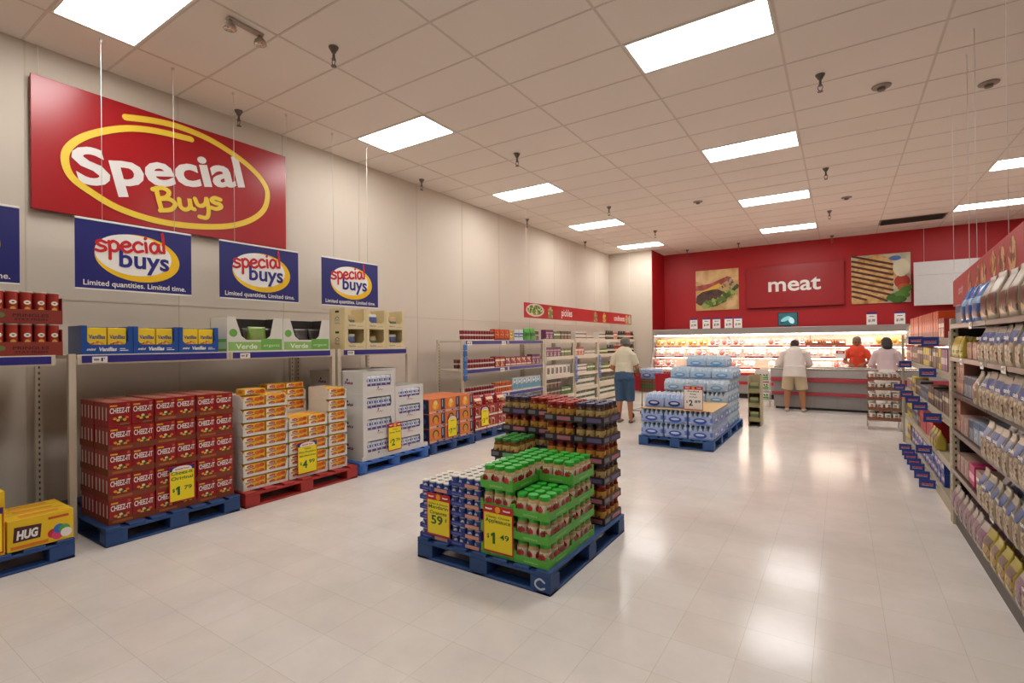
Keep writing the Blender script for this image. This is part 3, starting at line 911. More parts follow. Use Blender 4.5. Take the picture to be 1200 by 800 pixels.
# yellow drink boxes
def hug_box(w_, d, h):
    def ex(mb):
        mb.prism([(-w_ * .42, h * .28), (-w_ * .02, h * .28), (-w_ * .0, h * .72), (-w_ * .4, h * .76)], .0004, .001, mat('4a1c28', .4))
        mb.text('HUG', -w_ * .21, h * .36, h * .26, wht, .0014, bold=.05, w_=w_ * .32, shear=.15)
        for dx, dy, c_ in ((.18, .3, 'cc2b3a'), (.27, .42, '2e6fc0'), (.35, .38, '5aa04a'), (.24, .22, 'e0407a'), (.38, .25, 'e8e4dc')):
            mb.ell(w_ * dx, h * dy, h * .15, h * .15, .0005, .001 + dx * .001, mat(c_, .35))
        mb.box(-w_ * .45, w_ * .1, h * .06, h * .16, .0004, .0008, mat('e07a1c', .4)); mb.box(w_ * .1, w_ * .42, h * .78, h * .86, .0004, .0008, mat('c8501c', .4))
    mb = carton(w_, d, h, 'eec41c', extra=ex)
    mb.box(-w_ * .3, w_ * .3, d * .3, d * .7, h, h + .0006, mat('e59a1c', .4)); mb.box(-w_ * .45, w_ * .45, d * .05, d * .12, h, h + .0006, mat('c8771c', .4))
    return mb
hug = Proto('drink_box', 'drink carton box', [('drink_box', hug_box(.345, .13, .21), None)])
for j in range(3):
    spawn(hug, (.68 - j * .135, -2.05, Z0), PI / 2, 'yellow box of drink barrels lying on the left pallet, %s row' % ('front', 'middle', 'back')[j])
for lv in range(2):
    for j in range(2):
        spawn(hug, (.685 - j * .135, -2.405, Z0 + lv * .2105), PI / 2, 'yellow box of drink barrels in the stack at the photo edge, %s, %s' % (('bottom', 'top')[lv], ('front', 'back')[j]))
price_sign([('Little', .06), ('Barrels', .07)], '2', '50', 'purple', 'yellow price sign on the yellow drink boxes, cut by the left photo edge', (.715, -2.345, .165), PI / 2, w_=.2, h=.3)

# red cracker boxes in cases
def cracker(w_, d, h):
    r_ = mat('951519', .38, noise=.04)
    mb = MB(); mb.cbox(-w_ / 2, w_ / 2, 0, d, 0, h, r_, .0015)
    mb.M = T(0, -.0003, 0) @ FNY
    mb.text('CHEEZ-IT', 0, h * .55, h * .22, wht, .0008, bold=.02, w_=w_ * .86)
    mb.box(-w_ * .42, -w_ * .12, h * .83, h * .89, 0, .0005, mat('e8b42c', .4)); mb.box(w_ * .3, w_ * .42, h * .82, h * .93, 0, .0005, mat('c8502c', .4))
    mb.ell(w_ * .02, h * .27, w_ * .34, h * .13, 0, .0004, mat('5c1414', .4))
    for dx, dy, c_ in ((-.22, .32, 'e8922c'), (-.08, .25, 'f0b848'), (.08, .3, '3a6a2a'), (.2, .25, 'e8a03a'), (.3, .34, 'e06a2a'), (.0, .36, 'f2d8a0')):
        mb.ell(w_ * dx, h * dy, w_ * .08, h * .055, .0005, .001, mat(c_, .4))
    mb.box(w_ * .0, w_ * .42, h * .03, h * .1, 0, .0005, mat('7a6a3a', .4))
    for sgn in (-1, 1):
        mb.M = T(sgn * (w_ / 2 + .0002), d / 2, 0) @ (FNX if sgn < 0 else FX)
        mb.box(-d * .12, d * .12, h * .25, h * .8, 0, .0004, wht)
    mb.M = Matrix.Identity(4)
    mb.M = T(0, d / 2, h + .0002); mb.text('CHEEZ-IT', 0, -d * .2, d * .4, mat('e8d8b0', .4), .0002, bold=.03, w_=w_ * .7); mb.M = Matrix.Identity(4)
    return mb
crk = Proto('cracker_box', 'cracker box', [('cracker_box', cracker(.151, .07, .1825), None)])
ctm = mat('7e3a1e', .7); tb = MB()
tb.box(-.156, .156, 0, .003, 0, .045, ctm); tb.box(-.156, .156, .285, .288, 0, .045, ctm); tb.box(-.156, -.153, .003, .285, 0, .05, ctm); tb.box(.153, .156, .003, .285, 0, .05, ctm); tb.box(-.153, .153, .003, .285, 0, .003, ctm)
tb.box(-.13, .0, -.0005, 0, .012, .03, mat('a85a2c', .7))
ctray = Proto('shipping_tray', 'tray', [('shipping_tray', tb, None)])
for c in range(3):
    yc = -1.66 + .157 + c * .3145
    cn = ('left', 'middle', 'right')[c]
    for dep in range(2):
        dn = ('front', 'back')[dep]
        for lv in range(5):
            z = Z0 + lv * .1875
            xj = .64 - dep * .292 + (random.uniform(-.012, .004) if lv > 0 else 0)
            ln = ('bottom', 'second', 'third', 'fourth', 'top')[lv]
            if not (c == 0 and lv == 4):
                spawn(ctray, (xj, yc, z), PI / 2, 'red brown tray of cracker boxes, %s %s stack, %s layer' % (cn, dn, ln))
            for i, s_ in enumerate((-1, 1)):
                for j in range(4):
                    if dep == 1 and lv < 4 and c == 2 and j > 1: continue
                    spawn(crk, (xj - .0035 - j * .0705, yc + s_ * .0763, z + .0035 + (0 if not (c == 0 and lv == 4) else -.003)), PI / 2,
                          'red cracker box, %s %s stack, %s layer, %s from front, %s' % (cn, dn, ln, od(j), ('left', 'right')[i]), 'red cracker boxes')
price_sign([('Cheez-It', .09), ('Original', .09)], '1', '79', 'purple', 'yellow price sign reading 1.79 on the red cracker boxes', (.652 + .0, -1.155, .2), PI / 2, w_=.2, h=.3)

# white trays of yellow packages
def ypack(w_, d, h):
    mb = MB(); mb.cbox(-w_ / 2, w_ / 2, 0, d, 0, h, mat('eeb62c', .38, noise=.06), .002)
    mb.M = T(0, -.0003, 0) @ FNY
    mb.prism([(-w_ * .48, h * .1), (-w_ * .1, h * .1), (-w_ * .25, h * .9), (-w_ * .48, h * .9)], 0, .0005, mat('f4ead0', .4))
    mb.ell(-w_ * .22, h * .55, w_ * .16, h * .24, .0006, .001, mat('b8283a', .4)); mb.text('snack', -w_ * .22, h * .45, h * .2, wht, .0014, w_=w_ * .2)
    mb.ell(w_ * .14, h * .45, w_ * .14, h * .34, .0005, .0009, mat('de6a1c', .4)); mb.ell(w_ * .34, h * .55, w_ * .12, h * .35, .0005, .0011, mat('c8501c', .4))
    mb.box(-w_ * .45, w_ * .0, h * .12, h * .22, .0006, .001, mat('3a3a6a', .4))
    for sgn in (-1, 1):
        mb.M = T(sgn * (w_ / 2 + .0002), d / 2, 0) @ (FNX if sgn < 0 else FX)
        mb.ell(0, h * .5, d * .25, h * .3, 0, .0005, mat('e07a2c', .4))
    mb.M = T(0, d / 2, h + .0002); mb.ell(.02, 0, w_ * .3, d * .3, 0, .0003, mat('e6842a', .4)); mb.M = Matrix.Identity(4)
    return mb
yp = Proto('snack_package', 'snack package', [('snack_package', ypack(.205, .15, .055), None)])
def white_tray(w_, d, h):
    m_ = mat('dedad0', .55, noise=.03); mb = MB()
    for s_ in (-1, 1):
        x = s_ * (w_ / 2 - .002)
        mb.M = T(x, 0, 0) @ FNX
        mb.prism([(-d, 0), (0, 0), (0, h * .55), (-.05, h), (-d, h)], -.002, .002, m_)
    mb.M = Matrix.Identity(4)
    mb.box(-w_ / 2 + .004, w_ / 2 - .004, 0, .003, 0, h * .2, m_); mb.box(-w_ / 2 + .004, w_ / 2 - .004, d - .003, d, 0, h, m_); mb.box(-w_ / 2 + .004, w_ / 2 - .004, .003, d - .003, 0, .003, m_)
    mb.M = FNY
    for s_ in (-1, 1):
        mb.prism([(s_ * w_ / 2, h * .2), (s_ * (w_ / 2 - .03 * 1), h * .2), (s_ * (w_ / 2 - .012), h * .8), (s_ * w_ / 2, h * .8)][::(1 if s_ < 0 else -1)], -.003, 0, m_)
    mb.M = Matrix.Identity(4)
    return mb
wt = Proto('display_tray', 'tray', [('display_tray', white_tray(.45, .36, .126), None)])
wt2 = Proto('display_tray', 'tray', [('display_tray', white_tray(.235, .36, .126), None)])
LH = .1275
def ystack(yc, xf, n, cn, half=False, toppk=True, seed=0):
    for lv in range(n):
        z = Z0 + lv * LH
        nm = '%s stack, %s layer' % (cn, ('bottom' if lv == 0 else 'top' if lv == n - 1 else od(lv)))
        spawn(wt2 if half else wt, (xf, yc, z), PI / 2, 'white display tray on the red pallet, ' + nm)
        cols = (0,) if half else (-.109, .109)
        for i, o_ in enumerate(cols):
            for k in range(2):
                if lv == n - 1 and not toppk: continue
                for j in range(2):
                    if half:
                        spawn(yp, (xf - .015 - j * .155, yc, z + .0035 + k * .0555), PI / 2, 'yellow snack package, %s, %s, %s' % (nm, ('lower', 'upper')[k], ('front', 'rear')[j]), 'yellow snack packages')
                    else:
                        spawn(yp, (xf - .012 - j * .155, yc + o_, z + .0035 + k * .0555), PI / 2, 'yellow snack package, %s, %s %s, %s' % (nm, ('lower', 'upper')[k], ('left', 'right')[i], ('front', 'rear')[j]), 'yellow snack packages')
ystack(-.405, .64, 7, 'front left')
ystack(.06, .64, 5, 'front middle')
ystack(.06, .64 - .375, 7, 'rear middle')
ystack(.425, .64, 7, 'front right', half=True)
zt = Z0 + 7 * LH
for q, (x, y, l) in enumerate([(.62, -.5, 'loose on top of the left stack'), (.235, -.05, 'loose on top of the rear stack, left'), (.235, .17, 'loose on top of the rear stack, right')]):
    spawn(yp, (x, y, zt + .0005), PI / 2, 'yellow snack package lying ' + l)
price_sign([('Value', .05), ('Hot Pockets', .06), ('Sandwiches', .06)], '4', '99', 'purple', 'yellow price sign reading 4.99 on the white trays of yellow packages', (.654, .03, .17), PI / 2, w_=.23, h=.33)

# white cases with cut-out fronts
def white_case(w_, d, h, logo_side=True):
    m_ = mat('dcd9d4', .5, noise=.02); mb = MB()
    t_ = .005
    for s_ in (-1, 1): mb.box(*(sorted((s_ * w_ / 2, s_ * (w_ / 2 - t_)))), t_, d, 0, h, m_)
    mb.box(-w_ / 2 + t_, w_ / 2 - t_, d - t_, d, 0, h, m_); mb.box(-w_ / 2 + t_, w_ / 2 - t_, t_, d - t_, 0, t_, m_)
    mb.M = FNY
    a, b_, c_, e_ = w_ * .36, h * .3, h * .82, h
    mb.prism([(-w_ / 2, 0), (w_ / 2, 0), (w_ / 2, b_), (-w_ / 2, b_)], -t_, 0, m_); mb.prism([(-w_ / 2, c_), (w_ / 2, c_), (w_ / 2, h), (-w_ / 2, h)], -t_, 0, m_)
    mb.prism([(-w_ / 2, b_), (-a, b_), (-a - .015, (b_ + c_) / 2), (-a, c_), (-w_ / 2, c_)], -t_, 0, m_); mb.prism([(w_ / 2, b_), (w_ / 2, c_), (a, c_), (a + .015, (b_ + c_) / 2), (a, b_)], -t_, 0, m_)
    nv = mat('3a3f86', .5); rd = mat('b83a4a', .5)
    def logo(x, y, k):
        mb.ribbon([(x - .05 * k, y), (x - .03 * k, y + .025 * k), (x - .01 * k, y), (x + .01 * k, y + .02 * k), (x + .03 * k, y), (x + .055 * k, y + .012 * k)], .006 * k, .0004, rd)
        mb.ell(x - .02 * k, y + .04 * k, .012 * k, .012 * k, .0002, .0006, nv)
    logo(0, h * .1, .9)
    mb.M = T(-w_ / 2, d * .5, 0) @ FNX
    logo(0, h * .42, 1.3)
    mb.text('Swirls', 0, h * .42, h * .13, nv, .0008, shear=.3, bold=.02, w_=.16)
    mb.M = Matrix.Identity(4)
    return mb
def rollpack(w_, d, h):
    mb = MB(); mb.cbox(-w_ / 2, w_ / 2, 0, d, 0, h, mat('d8dce4', .3, noise=.05), .01)
    mb.M = T(0, -.0004, 0) @ FNY
    for k in range(3):
        mb.box(-w_ * .4, w_ * .4, h * (.12 + .28 * k), h * (.27 + .28 * k), 0, .0006, mat('2c4f9e', .35)); mb.box(-w_ * .2, w_ * .05, h * (.14 + .28 * k), h * (.25 + .28 * k), .0006, .001, mat('b83a3a', .35) if k == 1 else wht)
    mb.M = Matrix.Identity(4)
    return mb
rp_ = Proto('snack_pack', 'snack pack', [('snack_pack', rollpack(.075, .12, .135), None)])
rp2 = Proto('snack_pack', 'snack pack', [('snack_pack', rollpack(.075, .12, .105), None)])
wcA = Proto('display_case', 'display case', [('display_case', white_case(.5, .5, .258), None)])
wcB = Proto('display_case', 'display case', [('display_case', white_case(.5, .5, .206), None)])
skirt = MB(); m_ = mat('dcd9d4', .5)
skirt.box(0, 1.1, 0, .004, .0, .05, m_); skirt.box(0, .004, .004, 1.1, .0, .05, m_); skirt.box(1.096, 1.1, .004, 1.1, 0, .05, m_); skirt.box(.004, 1.096, .004, 1.1, 0, .004, m_)
tag(skirt.build('base_tray', None, (.66, .74, Z0)), 'white cardboard base tray under the white cases', 'tray').rotation_euler = (0, 0, PI / 2)
for cn, yc, pr, hh, n, pkp in (('left', .77 + .25, wcA, .259, 4, rp_), ('right', .77 + .505 + .25, wcB, .207, 4, rp2)):
    for dep in range(2):
        for lv in range(n + (1 if cn == 'right' and dep == 1 else 0)):
            z = Z0 + .005 + lv * hh
            nm = '%s %s stack, %s' % (('front', 'rear')[dep], cn, ('bottom', 'second', 'third', 'fourth', 'fifth')[lv] + ' layer')
            spawn(pr, (.645 - dep * .505, yc, z), PI / 2, 'white display case on the round-footed pallet, ' + nm)
            if dep == 0 or lv >= n - 1:
                for k in range(5):
                    spawn(pkp, (.645 - dep * .505 - .012, yc - .156 + k * .078, z + .0055 + hh * .27 - .0 * k if False else z + .0055), PI / 2, 'blue and white snack pack, %s, %s from left' % (nm, od(k, 5)), 'blue and white snack packs', scale=(1, 1, 1.42))
price_sign([('Value', .05), ('Swiss Rolls', .06)], '2', '79', 'red', 'yellow price sign with red border reading 2.79 on the white cases', (.674, 1.235, .19), PI / 2, w_=.22, h=.34)

# orange picture boxes
def orange_box(w_, d, h, v):
    mb = MB(); mb.cbox(-w_ / 2, w_ / 2, 0, d, 0, h, mat('d0703a', .42, noise=.05), .003)
    mb.M = T(0, -.0004, 0) @ FNY
    mb.box(-w_ * .48, w_ * .24, h * .2, h * .97, 0, .0004, mat('dd7c33', .4))
    mb.box(w_ * .25, w_ * .48, h * .2, h * .97, 0, .0004, mat('232a52', .4)); mb.box(w_ * .33, w_ * .38, h * .4, h * .9, .0004, .0008, mat('b8bcd0', .4))
    cx = -w_ * .1
    if v == 0:
        mb.ell(cx, h * .52, w_ * .2, h * .26, .0005, .001, mat('f2a23a', .4)); mb.ell(cx, h * .72, w_ * .12, h * .17, .001, .0015, mat('f8d890', .4)); mb.ell(cx - w_ * .05, h * .5, w_ * .07, h * .2, .0016, .002, mat('f8c45a', .4))
    else:
        mb.ell(cx, h * .58, w_ * .2, h * .3, .0005, .001, mat('3a2a22', .4)); mb.ell(cx, h * .55, w_ * .14, h * .24, .001, .0015, mat('c8a03a', .4)); mb.ell(cx, h * .42, w_ * .13, h * .14, .0016, .002, mat('ec8a2c', .4))
    mb.box(-w_ * .48, w_ * .48, h * .02, h * .17, 0, .0004, mat('dfb0a0', .4)); mb.box(-w_ * .05, w_ * .47, h * .04, h * .15, .0005, .001, mat('2a3568', .4)); mb.text('METRO', w_ * .22, h * .06, h * .06, wht, .0012, bold=.03, w_=w_ * .3)
    mb.M = T(-w_ / 2, d / 2, 0) @ FNX
    mb.box(-d * .48, d * .48, h * .03, h * .97, 0, .0005, mat('232a52', .4)); mb.ell(0, h * .5, d * .3, h * .25, .0006, .001, mat('4a5a8a', .4))
    mb.M = Matrix.Identity(4)
    return mb
ob = [Proto('picture_carton', 'carton', [('picture_carton', orange_box(.318, .3, .2, v), None)]) for v in (0, 1)]
for c in range(3):
    for dep in range(2):
        for lv in range(3):
            spawn(ob[0 if lv == 2 else 1], (.64 - dep * .302 + random.uniform(-.005, .005), 1.90 + .16 + c * .3205, Z0 + lv * .2005), PI / 2,
                  'orange and navy carton with food picture, %s %s stack, %s layer' % (('left', 'middle', 'right')[c], ('front', 'rear')[dep], ('bottom', 'middle', 'top')[lv]))
price_sign([('Value', .06)], '7', '99', 'purple', 'yellow price sign on the orange cartons', (.652, 2.36, .17), PI / 2, w_=.2, h=.3)

# red bags and packs on the next pallet
rb = Proto('snack_bag', 'snack bag', [('snack_bag', bag(.2, .12, .16, 'a8202a', accent='e8c9a8', acc_z=(.5, .7), pic=picmat(['a8202a', '7a1a1a', 'd8a060'], 30)), None)])
rc = Proto('red_carton', 'carton', [('red_carton', carton(.3, .3, .19, '9a2a26', band=('e0d8cc', .1, .25), pic=picmat(['7a1e1a', 'c86a4a', 'e8d8c0'], 20), picbox=(.1, .7, .3, .9)), None)])
for c in range(3):
    for lv in range(2):
        spawn(rc, (.6, 2.96 + .155 + c * .31, Z0 + lv * .1905), PI / 2, 'dark red carton past the orange cartons, %s stack, %s' % (('left', 'middle', 'right')[c], ('bottom', 'top')[lv]))
    spawn(rb, (.5, 2.96 + .155 + c * .31, Z0 + .382), PI / 2, 'red snack bag on the dark red cartons, %s of three' % ('left', 'middle', 'right')[c])
price_sign([('Value', .06)], '3', '99', 'purple', 'yellow price sign on the dark red cartons past the orange cartons', (.612, 3.2, .2), PI / 2, w_=.2, h=.3)

# ------------------------------------------------------------------ the pallet in the middle of the floor
def jar(r, h, glass, lidc, label_c, fruit, lh=.022, n=14):
    body = MB(); g = mat(glass, .15, noise=.05, scale=20)
    body.lathe([(.001, 0), (r * .92, 0), (r, h * .06), (r, h * .68), (r * .86, h * .78), (r * .82, h - lh)], g, n)
    body.lathe([(r * .82, h - lh), (.001, h - lh)], g, n)
    lid = MB(); l_ = mat(lidc, .35, noise=.05)
    lid.lathe([(r * .88, h - lh), (r * .9, h - .003), (r * .84, h), (.001, h)], l_, n)
    lab = MB(); lab.lathe([(r + .0004, h * .1), (r + .0006, h * .11), (r + .0006, h * .64), (r + .0004, h * .65)], mat(label_c, .5, noise=.03), n)
    fr_ = MB()
    for a0 in (0, PI / 2, PI, -PI / 2):
        fr_.M = RZ(a0) @ T(0, -r - .0008, h * .36) @ FNY
        for dx, dy, rr_, c_ in fruit: fr_.ell(dx * r, dy * r, rr_ * r, rr_ * r, 0, .0012, mat(c_, .4), n=10)
    lab_all = lab
    base = len(lab.v)
    lab.v += fr_.v; lab.f += [tuple(base + k for k in f) for f in fr_.f]; off = {i: lab.m(m_) for i, m_ in enumerate(fr_.mats)}
    lab.mi += [off[i] for i in fr_.mi]; lab.sm += fr_.sm
    return [('body', body, None), ('lid', lid, None), ('label', lab, None)]
apple = [(-.2, .25, .46, 'a82028'), (.25, .3, .4, 'c83038'), (.1, .75, .16, '4a8a2a'), (-.3, .7, .14, '5a9a3a')]
aj = Proto('applesauce_jar', 'jar', jar(.0375, .138, 'c9ac78', '2fae34', 'ead9c0', apple, .026))
def tray_mb(w_, d, col, fh, sh, ink=None, bandc=None, corner=0):
    m_ = mat(col, .5, noise=.06); mb = MB(); t_ = .003
    for y0, y1, fy in ((0, t_, -1), (d - t_, d, 1)):
        mb.box(-w_ / 2, w_ / 2, y0, y1, 0, fh, m_)
        if corner:
            for s_ in (-1, 1):
                a = sorted((s_ * w_ / 2, s_ * (w_ / 2 - .02))); mb.box(a[0], a[1], y0, y1, fh, fh + corner, m_)
    for s_ in (-1, 1):
        a = sorted((s_ * w_ / 2, s_ * (w_ / 2 - t_)))
        mb.box(a[0], a[1], t_, d - t_, 0, sh, m_)
        if corner:
            mb.box(a[0], a[1], t_, .02, sh, sh + corner, m_); mb.box(a[0], a[1], d - .02, d - t_, sh, sh + corner, m_)
    mb.box(-w_ / 2 + t_, w_ / 2 - t_, t_, d - t_, 0, t_, m_)
    faces = [(T(0, -.0003, 0) @ FNY, w_), (T(w_ / 2 + .0003, d / 2, 0) @ FX, d), (T(-w_ / 2 - .0003, d / 2, 0) @ FNX, d)]
    for M_, ww in faces:
        mb.M = M_
        if bandc: mb.box(-ww * .05, ww * .42, fh * .2, fh * .75, 0, .0005, mat(bandc, .5)); mb.box(-ww * .46, -ww * .2, fh * .25, fh * .8, 0, .0005, mat('77757a', .5))
        if ink: mb.text(ink[0], ww * ink[2], fh * .3, fh * .35, mat(ink[1], .5), .0008, bold=.01, w_=ww * .4)
    mb.M = Matrix.Identity(4)
    return mb
TW, TD = .2485, .332
gt = Proto('cardboard_tray', 'tray', [('cardboard_tray', tray_mb(TW, TD, '5cb340', .048, .048, ink=('applesauce', 'a4dc82', 0), corner=.022), None)])
GL = .1425
XG = (3.333 + .125, 3.585 + .125); YG = (-.545, -.212)
LV = ('bottom', 'second', 'third', 'top')
def jars(xc, y0, z, nm, rows=4, cols=3, only=None):
    for i in range(cols):
        for j in range(rows):
            if only and not only(i, j): continue
            spawn(aj, (xc + (i - 1) * .0795, y0 + .045 + j * .0806, z + .0033), random.uniform(-.4, .4),
                  'green lidded applesauce jar, %s, row %s from front, %s' % (nm, ORD[j], ('left', 'centre', 'right')[i]), 'applesauce jars')
for ci, xc in enumerate(XG):
    for ri, y0 in enumerate(YG):
        for lv in range(4):
            if ci == 1 and ri == 0 and lv == 3: continue
            z = Z0 + lv * GL
            nm = '%s %s tray, %s layer' % (('front', 'rear')[ri], ('left', 'right')[ci], LV[lv])
            spawn(gt, (xc, y0, z), 0, 'green tray of applesauce jars, %s %s, %s layer' % (('front', 'rear')[ri], ('left', 'right')[ci], LV[lv]))
            topmost = lv == 3 or (ci == 1 and ri == 0 and lv == 2)
            only = None if topmost else (lambda i, j, ci=ci, ri=ri: (ci == 1 and i == 2) or (ri == 0 and j == 0) or (ci == 1 and ri == 1 and j == 3))
            jars(xc, y0, z, nm, only=only)
# third row of green-lidded jars is shorter and runs back to the black trays
# mandarin orange cans in blue trays
can = MB(); can.lathe([(.001, 0), (.031, 0), (.0315, .004), (.031, .05), (.0315, .054), (.029, .0545), (.0285, .0525), (.001, .0525)], [STEEL, STEEL, mat('34509c', .3, noise=.1), STEEL, STEEL, STEEL, STEEL], 12)
can.M = T(0, -.0312, .026) @ FNY; can.ell(0, 0, .014, .014, 0, .0008, mat('c8d4e8', .4)); can.ell(.004, -.004, .007, .007, .001, .0014, mat('ee8a2a', .4))
can.M = RZ(PI) @ can.M; can.ell(0, 0, .014, .014, 0, .0008, mat('c8d4e8', .4)); can.M = Matrix.Identity(4)
mlid = MB().lathe([(.0316, .0548), (.0316, .0585), (.001, .0595)], mat('ddd8cc', .35), 12)
mc_ = Proto('orange_can', 'food can', [('body', can, None), ('plastic_lid', mlid, None)])
bt_ = Proto('cardboard_tray', 'tray', [('cardboard_tray', tray_mb(.268, .33, '2e3c92', .028, .028, corner=.0), None)])
def mtray_extra():
    mb = tray_mb(.268, .33, '2e3c92', .03, .03)
    for M_, ww in ((T(0, -.0004, 0) @ FNY, .268), (T(-.1344, .165, 0) @ FNX, .33)):
        mb.M = M_; mb.box(ww * .02, ww * .44, .004, .026, 0, .0006, mat('d99a78', .5)); mb.box(-ww * .4, -ww * .1, .008, .02, 0, .0006, mat('5a6ab8', .5))
    mb.M = Matrix.Identity(4)
    return mb
bt_ = Proto('cardboard_tray', 'tray', [('cardboard_tray', mtray_extra(), None)])
ML = .0665
for ci, (xc, n) in enumerate(((2.795 + .134, 6), (3.064 + .134, 7))):
    for ri, y0 in enumerate((-.545, -.213)):
        nn = n - (1 if (ri == 1 and ci == 0) else 0)
        for lv in range(nn):
            z = Z0 + lv * ML
            ln = '%s %s stack, %s layer' % (('front', 'rear')[ri], ('left', 'right')[ci], 'bottom' if lv == 0 else 'top' if lv == nn - 1 else od(lv))
            dx = random.uniform(-.004, .004) if ci == 0 else 0
            spawn(bt_, (xc, y0, z), 0, 'blue tray of orange cans, ' + ln)
            for i in range(4):
                for j in range(5):
                    top = lv == nn - 1
                    if not (top or (ri == 0 and j == 0) or (ci == 0 and i == 0) or (ci == 1 and i == 0 and lv >= 5) ): continue
                    if top and ci == 0 and ri == 0 and (i, j) in ((0, 0),): pass
                    spawn(mc_, (xc + (i - 1.5) * .0645, y0 + .0365 + j * .0645, z + .0033), random.uniform(-.5, .5),
                          'small blue orange can, %s, row %s, %s from left' % (ln, ORD[j], od(i, 4)), 'mandarin orange cans', scale=(1, 1, 1.05))
price_sign([('Golden & Oranges', .04), ('Mandarin', .08), ('Oranges', .08)], '59', 'c', 'red', 'yellow price sign reading 59 cents on the blue trays of orange cans', (2.975, -.551, .175), 0, w_=.21, h=.29)
price_sign([('Classic Choice', .045), ('Applesauce', .085)], '1', '49', 'red', 'yellow price sign reading 1.49 on the applesauce trays', (3.475, -.551, .165), 0, w_=.23, h=.30)
# black trays of salsa jars
sal = {}
for key, (gl, ld, lb) in {'red': ('7a2a18', 'a83228', 'c8923a'), 'purple': ('5a3a26', '3a3a5a', 'b8a068'), 'green': ('6a4a24', '2f8a38', 'c8a860')}.items():
    sal[key] = Proto('sauce_jar', 'jar', jar(.037, .1455, gl, ld, lb, [(0, -.1, .4, 'a83a22'), (.2, .25, .2, '3a5a2a')], .02, 12))
bk = {}
for key, bc in (('red', 'b8707a'), ('purple', '6a5a8a'), ('green', '6ab070')):
    bk[key] = Proto('cardboard_tray', 'tray', [('cardboard_tray', tray_mb(.248, .33, '2c2a2e', .055, .055, bandc=bc), None)])
SLH = .1495
def saltrays(xc, y0, n, key, where, rot=0, kinds=None):
    for lv in range(n):
        z = Z0 + lv * SLH
        k_ = kinds[lv] if kinds else key
        ln = '%s, %s' % (where, 'bottom layer' if lv == 0 else 'top layer' if lv == n - 1 else od(lv) + ' layer')
        spawn(bk[k_], (xc, y0, z), 0, 'black tray of %s lidded sauce jars, ' % k_ + ln)
        for i in range(3):
            for j in range(4):
                if lv < n - 1 and not (j <= 2 or (i == 2 and where.endswith('right')) or (i == 0 and where.endswith('left'))): continue
                spawn(sal[k_], (xc + (i - 1) * .0795, y0 + .045 + j * .08, z + .0033), random.uniform(-.4, .4),
                      '%s lidded sauce jar, %s, row %s, %s' % (k_, ln, ORD[j], ('left', 'centre', 'right')[i]), 'sauce jars in black trays')
saltrays(3.06, .13, 4, 'green', 'front left', kinds=['green', 'green', 'green', 'green'])
saltrays(2.94, .472 - .0, 6, 'purple', 'rear left', kinds=['red', 'purple', 'red', 'purple', 'red', 'purple'])
saltrays(3.20, .472, 6, 'red', 'rear, second column from left', kinds=['red', 'purple', 'red', 'purple', 'red', 'red'])
saltrays(3.46, .30, 6, 'red', 'rear, third column from left', kinds=['red'] * 6)
saltrays(3.714, .30, 6, 'purple', 'rear right', kinds=['red', 'red', 'purple', 'red', 'purple', 'purple'])

# ------------------------------------------------------------------ bottled water pallets
def water_pack(nx, ny, br, bh, wrap='b9cfe4', logo='2a52b0', capc='e6ecf2', blue=False):
    """a shrink-wrapped pack: bottles as one part, wrap film as another"""
    W, D = nx * br * 2.02, ny * br * 2.02
    bm_ = MB(); g = mat('c3d6e4' if not blue else 'a9c0e2', .12, noise=.1, scale=40); cp = mat(capc, .4); lb = mat('86b4da' if not blue else '5a78c4', .35, noise=.2, scale=30)
    for i in range(nx):
        for j in range(ny):
            x = -W / 2 + br * 1.01 + i * br * 2.02; y = br * 1.01 + j * br * 2.02
            bm_.lathe([(br * .9, .001), (br, .01), (br, bh * .25), (br * 1.0, bh * .55), (br * .95, bh * .7), (br * .4, bh * .9), (br * .42, bh)], [g, g, lb, g, g, cp], 8, x, y)
            bm_.lathe([(br * .42, bh), (.001, bh)], cp, 8, x, y)
    wrapm = mat(wrap, .18, noise=.12, scale=25)
    wm = MB(); n = 24; rings = []
    for z, k in ((0.0, .96), (bh * .08, 1.012), (bh * .55, 1.015), (bh * .66, .99)):
        rings.append([(W / 2 * k, D * .5 * k, z)])
    def ring(k, z):
        P = []
        for q in range(n * 2):
            a = 2 * PI * q / (n * 2)
            ca, sa = math.cos(a), math.sin(a)
            P.append((W / 2 * k * math.copysign(abs(ca) ** .25, ca), D / 2 + D / 2 * k * math.copysign(abs(sa) ** .25, sa), z + .002 * math.sin(q * 1.9)))
        return P
    vs_ = []; fs = []
    prof = [(0.98, 0.002), (1.012, bh * .1), (1.012, bh * .5), (1.0, bh * .64)]
    for k, z in prof: vs_ += ring(k, z)
    N = n * 2
    for i in range(len(prof) - 1):
        for q in range(N):
            fs.append((i * N + q, i * N + (q + 1) % N, (i + 1) * N + (q + 1) % N, (i + 1) * N + q))
    wm.add(vs_, fs, wrapm, True)
    for M_, ww in ((T(0, -.006, 0) @ FNY, W), (T(W / 2 + .006, D / 2, 0) @ FX, D)):
        wm.M = M_
        wm.ell(0, bh * .33, min(ww * .3, .09), bh * .2, 0, .001, mat(logo, .3), n=20)
        wm.ell(0, bh * .36, min(ww * .2, .06), bh * .08, .001, .0016, mat('c8d8ee', .3), n=16)
        wm.box(-ww * .46, ww * .46, bh * .07, bh * .12, 0, .0008, mat('5a86c8', .3))
    wm.M = Matrix.Identity(4)
    return [('bottles', bm_, None), ('shrink_wrap', wm, None)], W, D
partsA, WA, DA = water_pack(5, 6, .0325, .195, wrap='a3b3da', blue=True)
partsB, WB, DB = water_pack(5, 4, .0325, .183, wrap='bccfdf', logo='6aa6d2')
wpA = Proto('water_bottle_pack', 'water bottle pack', partsA)
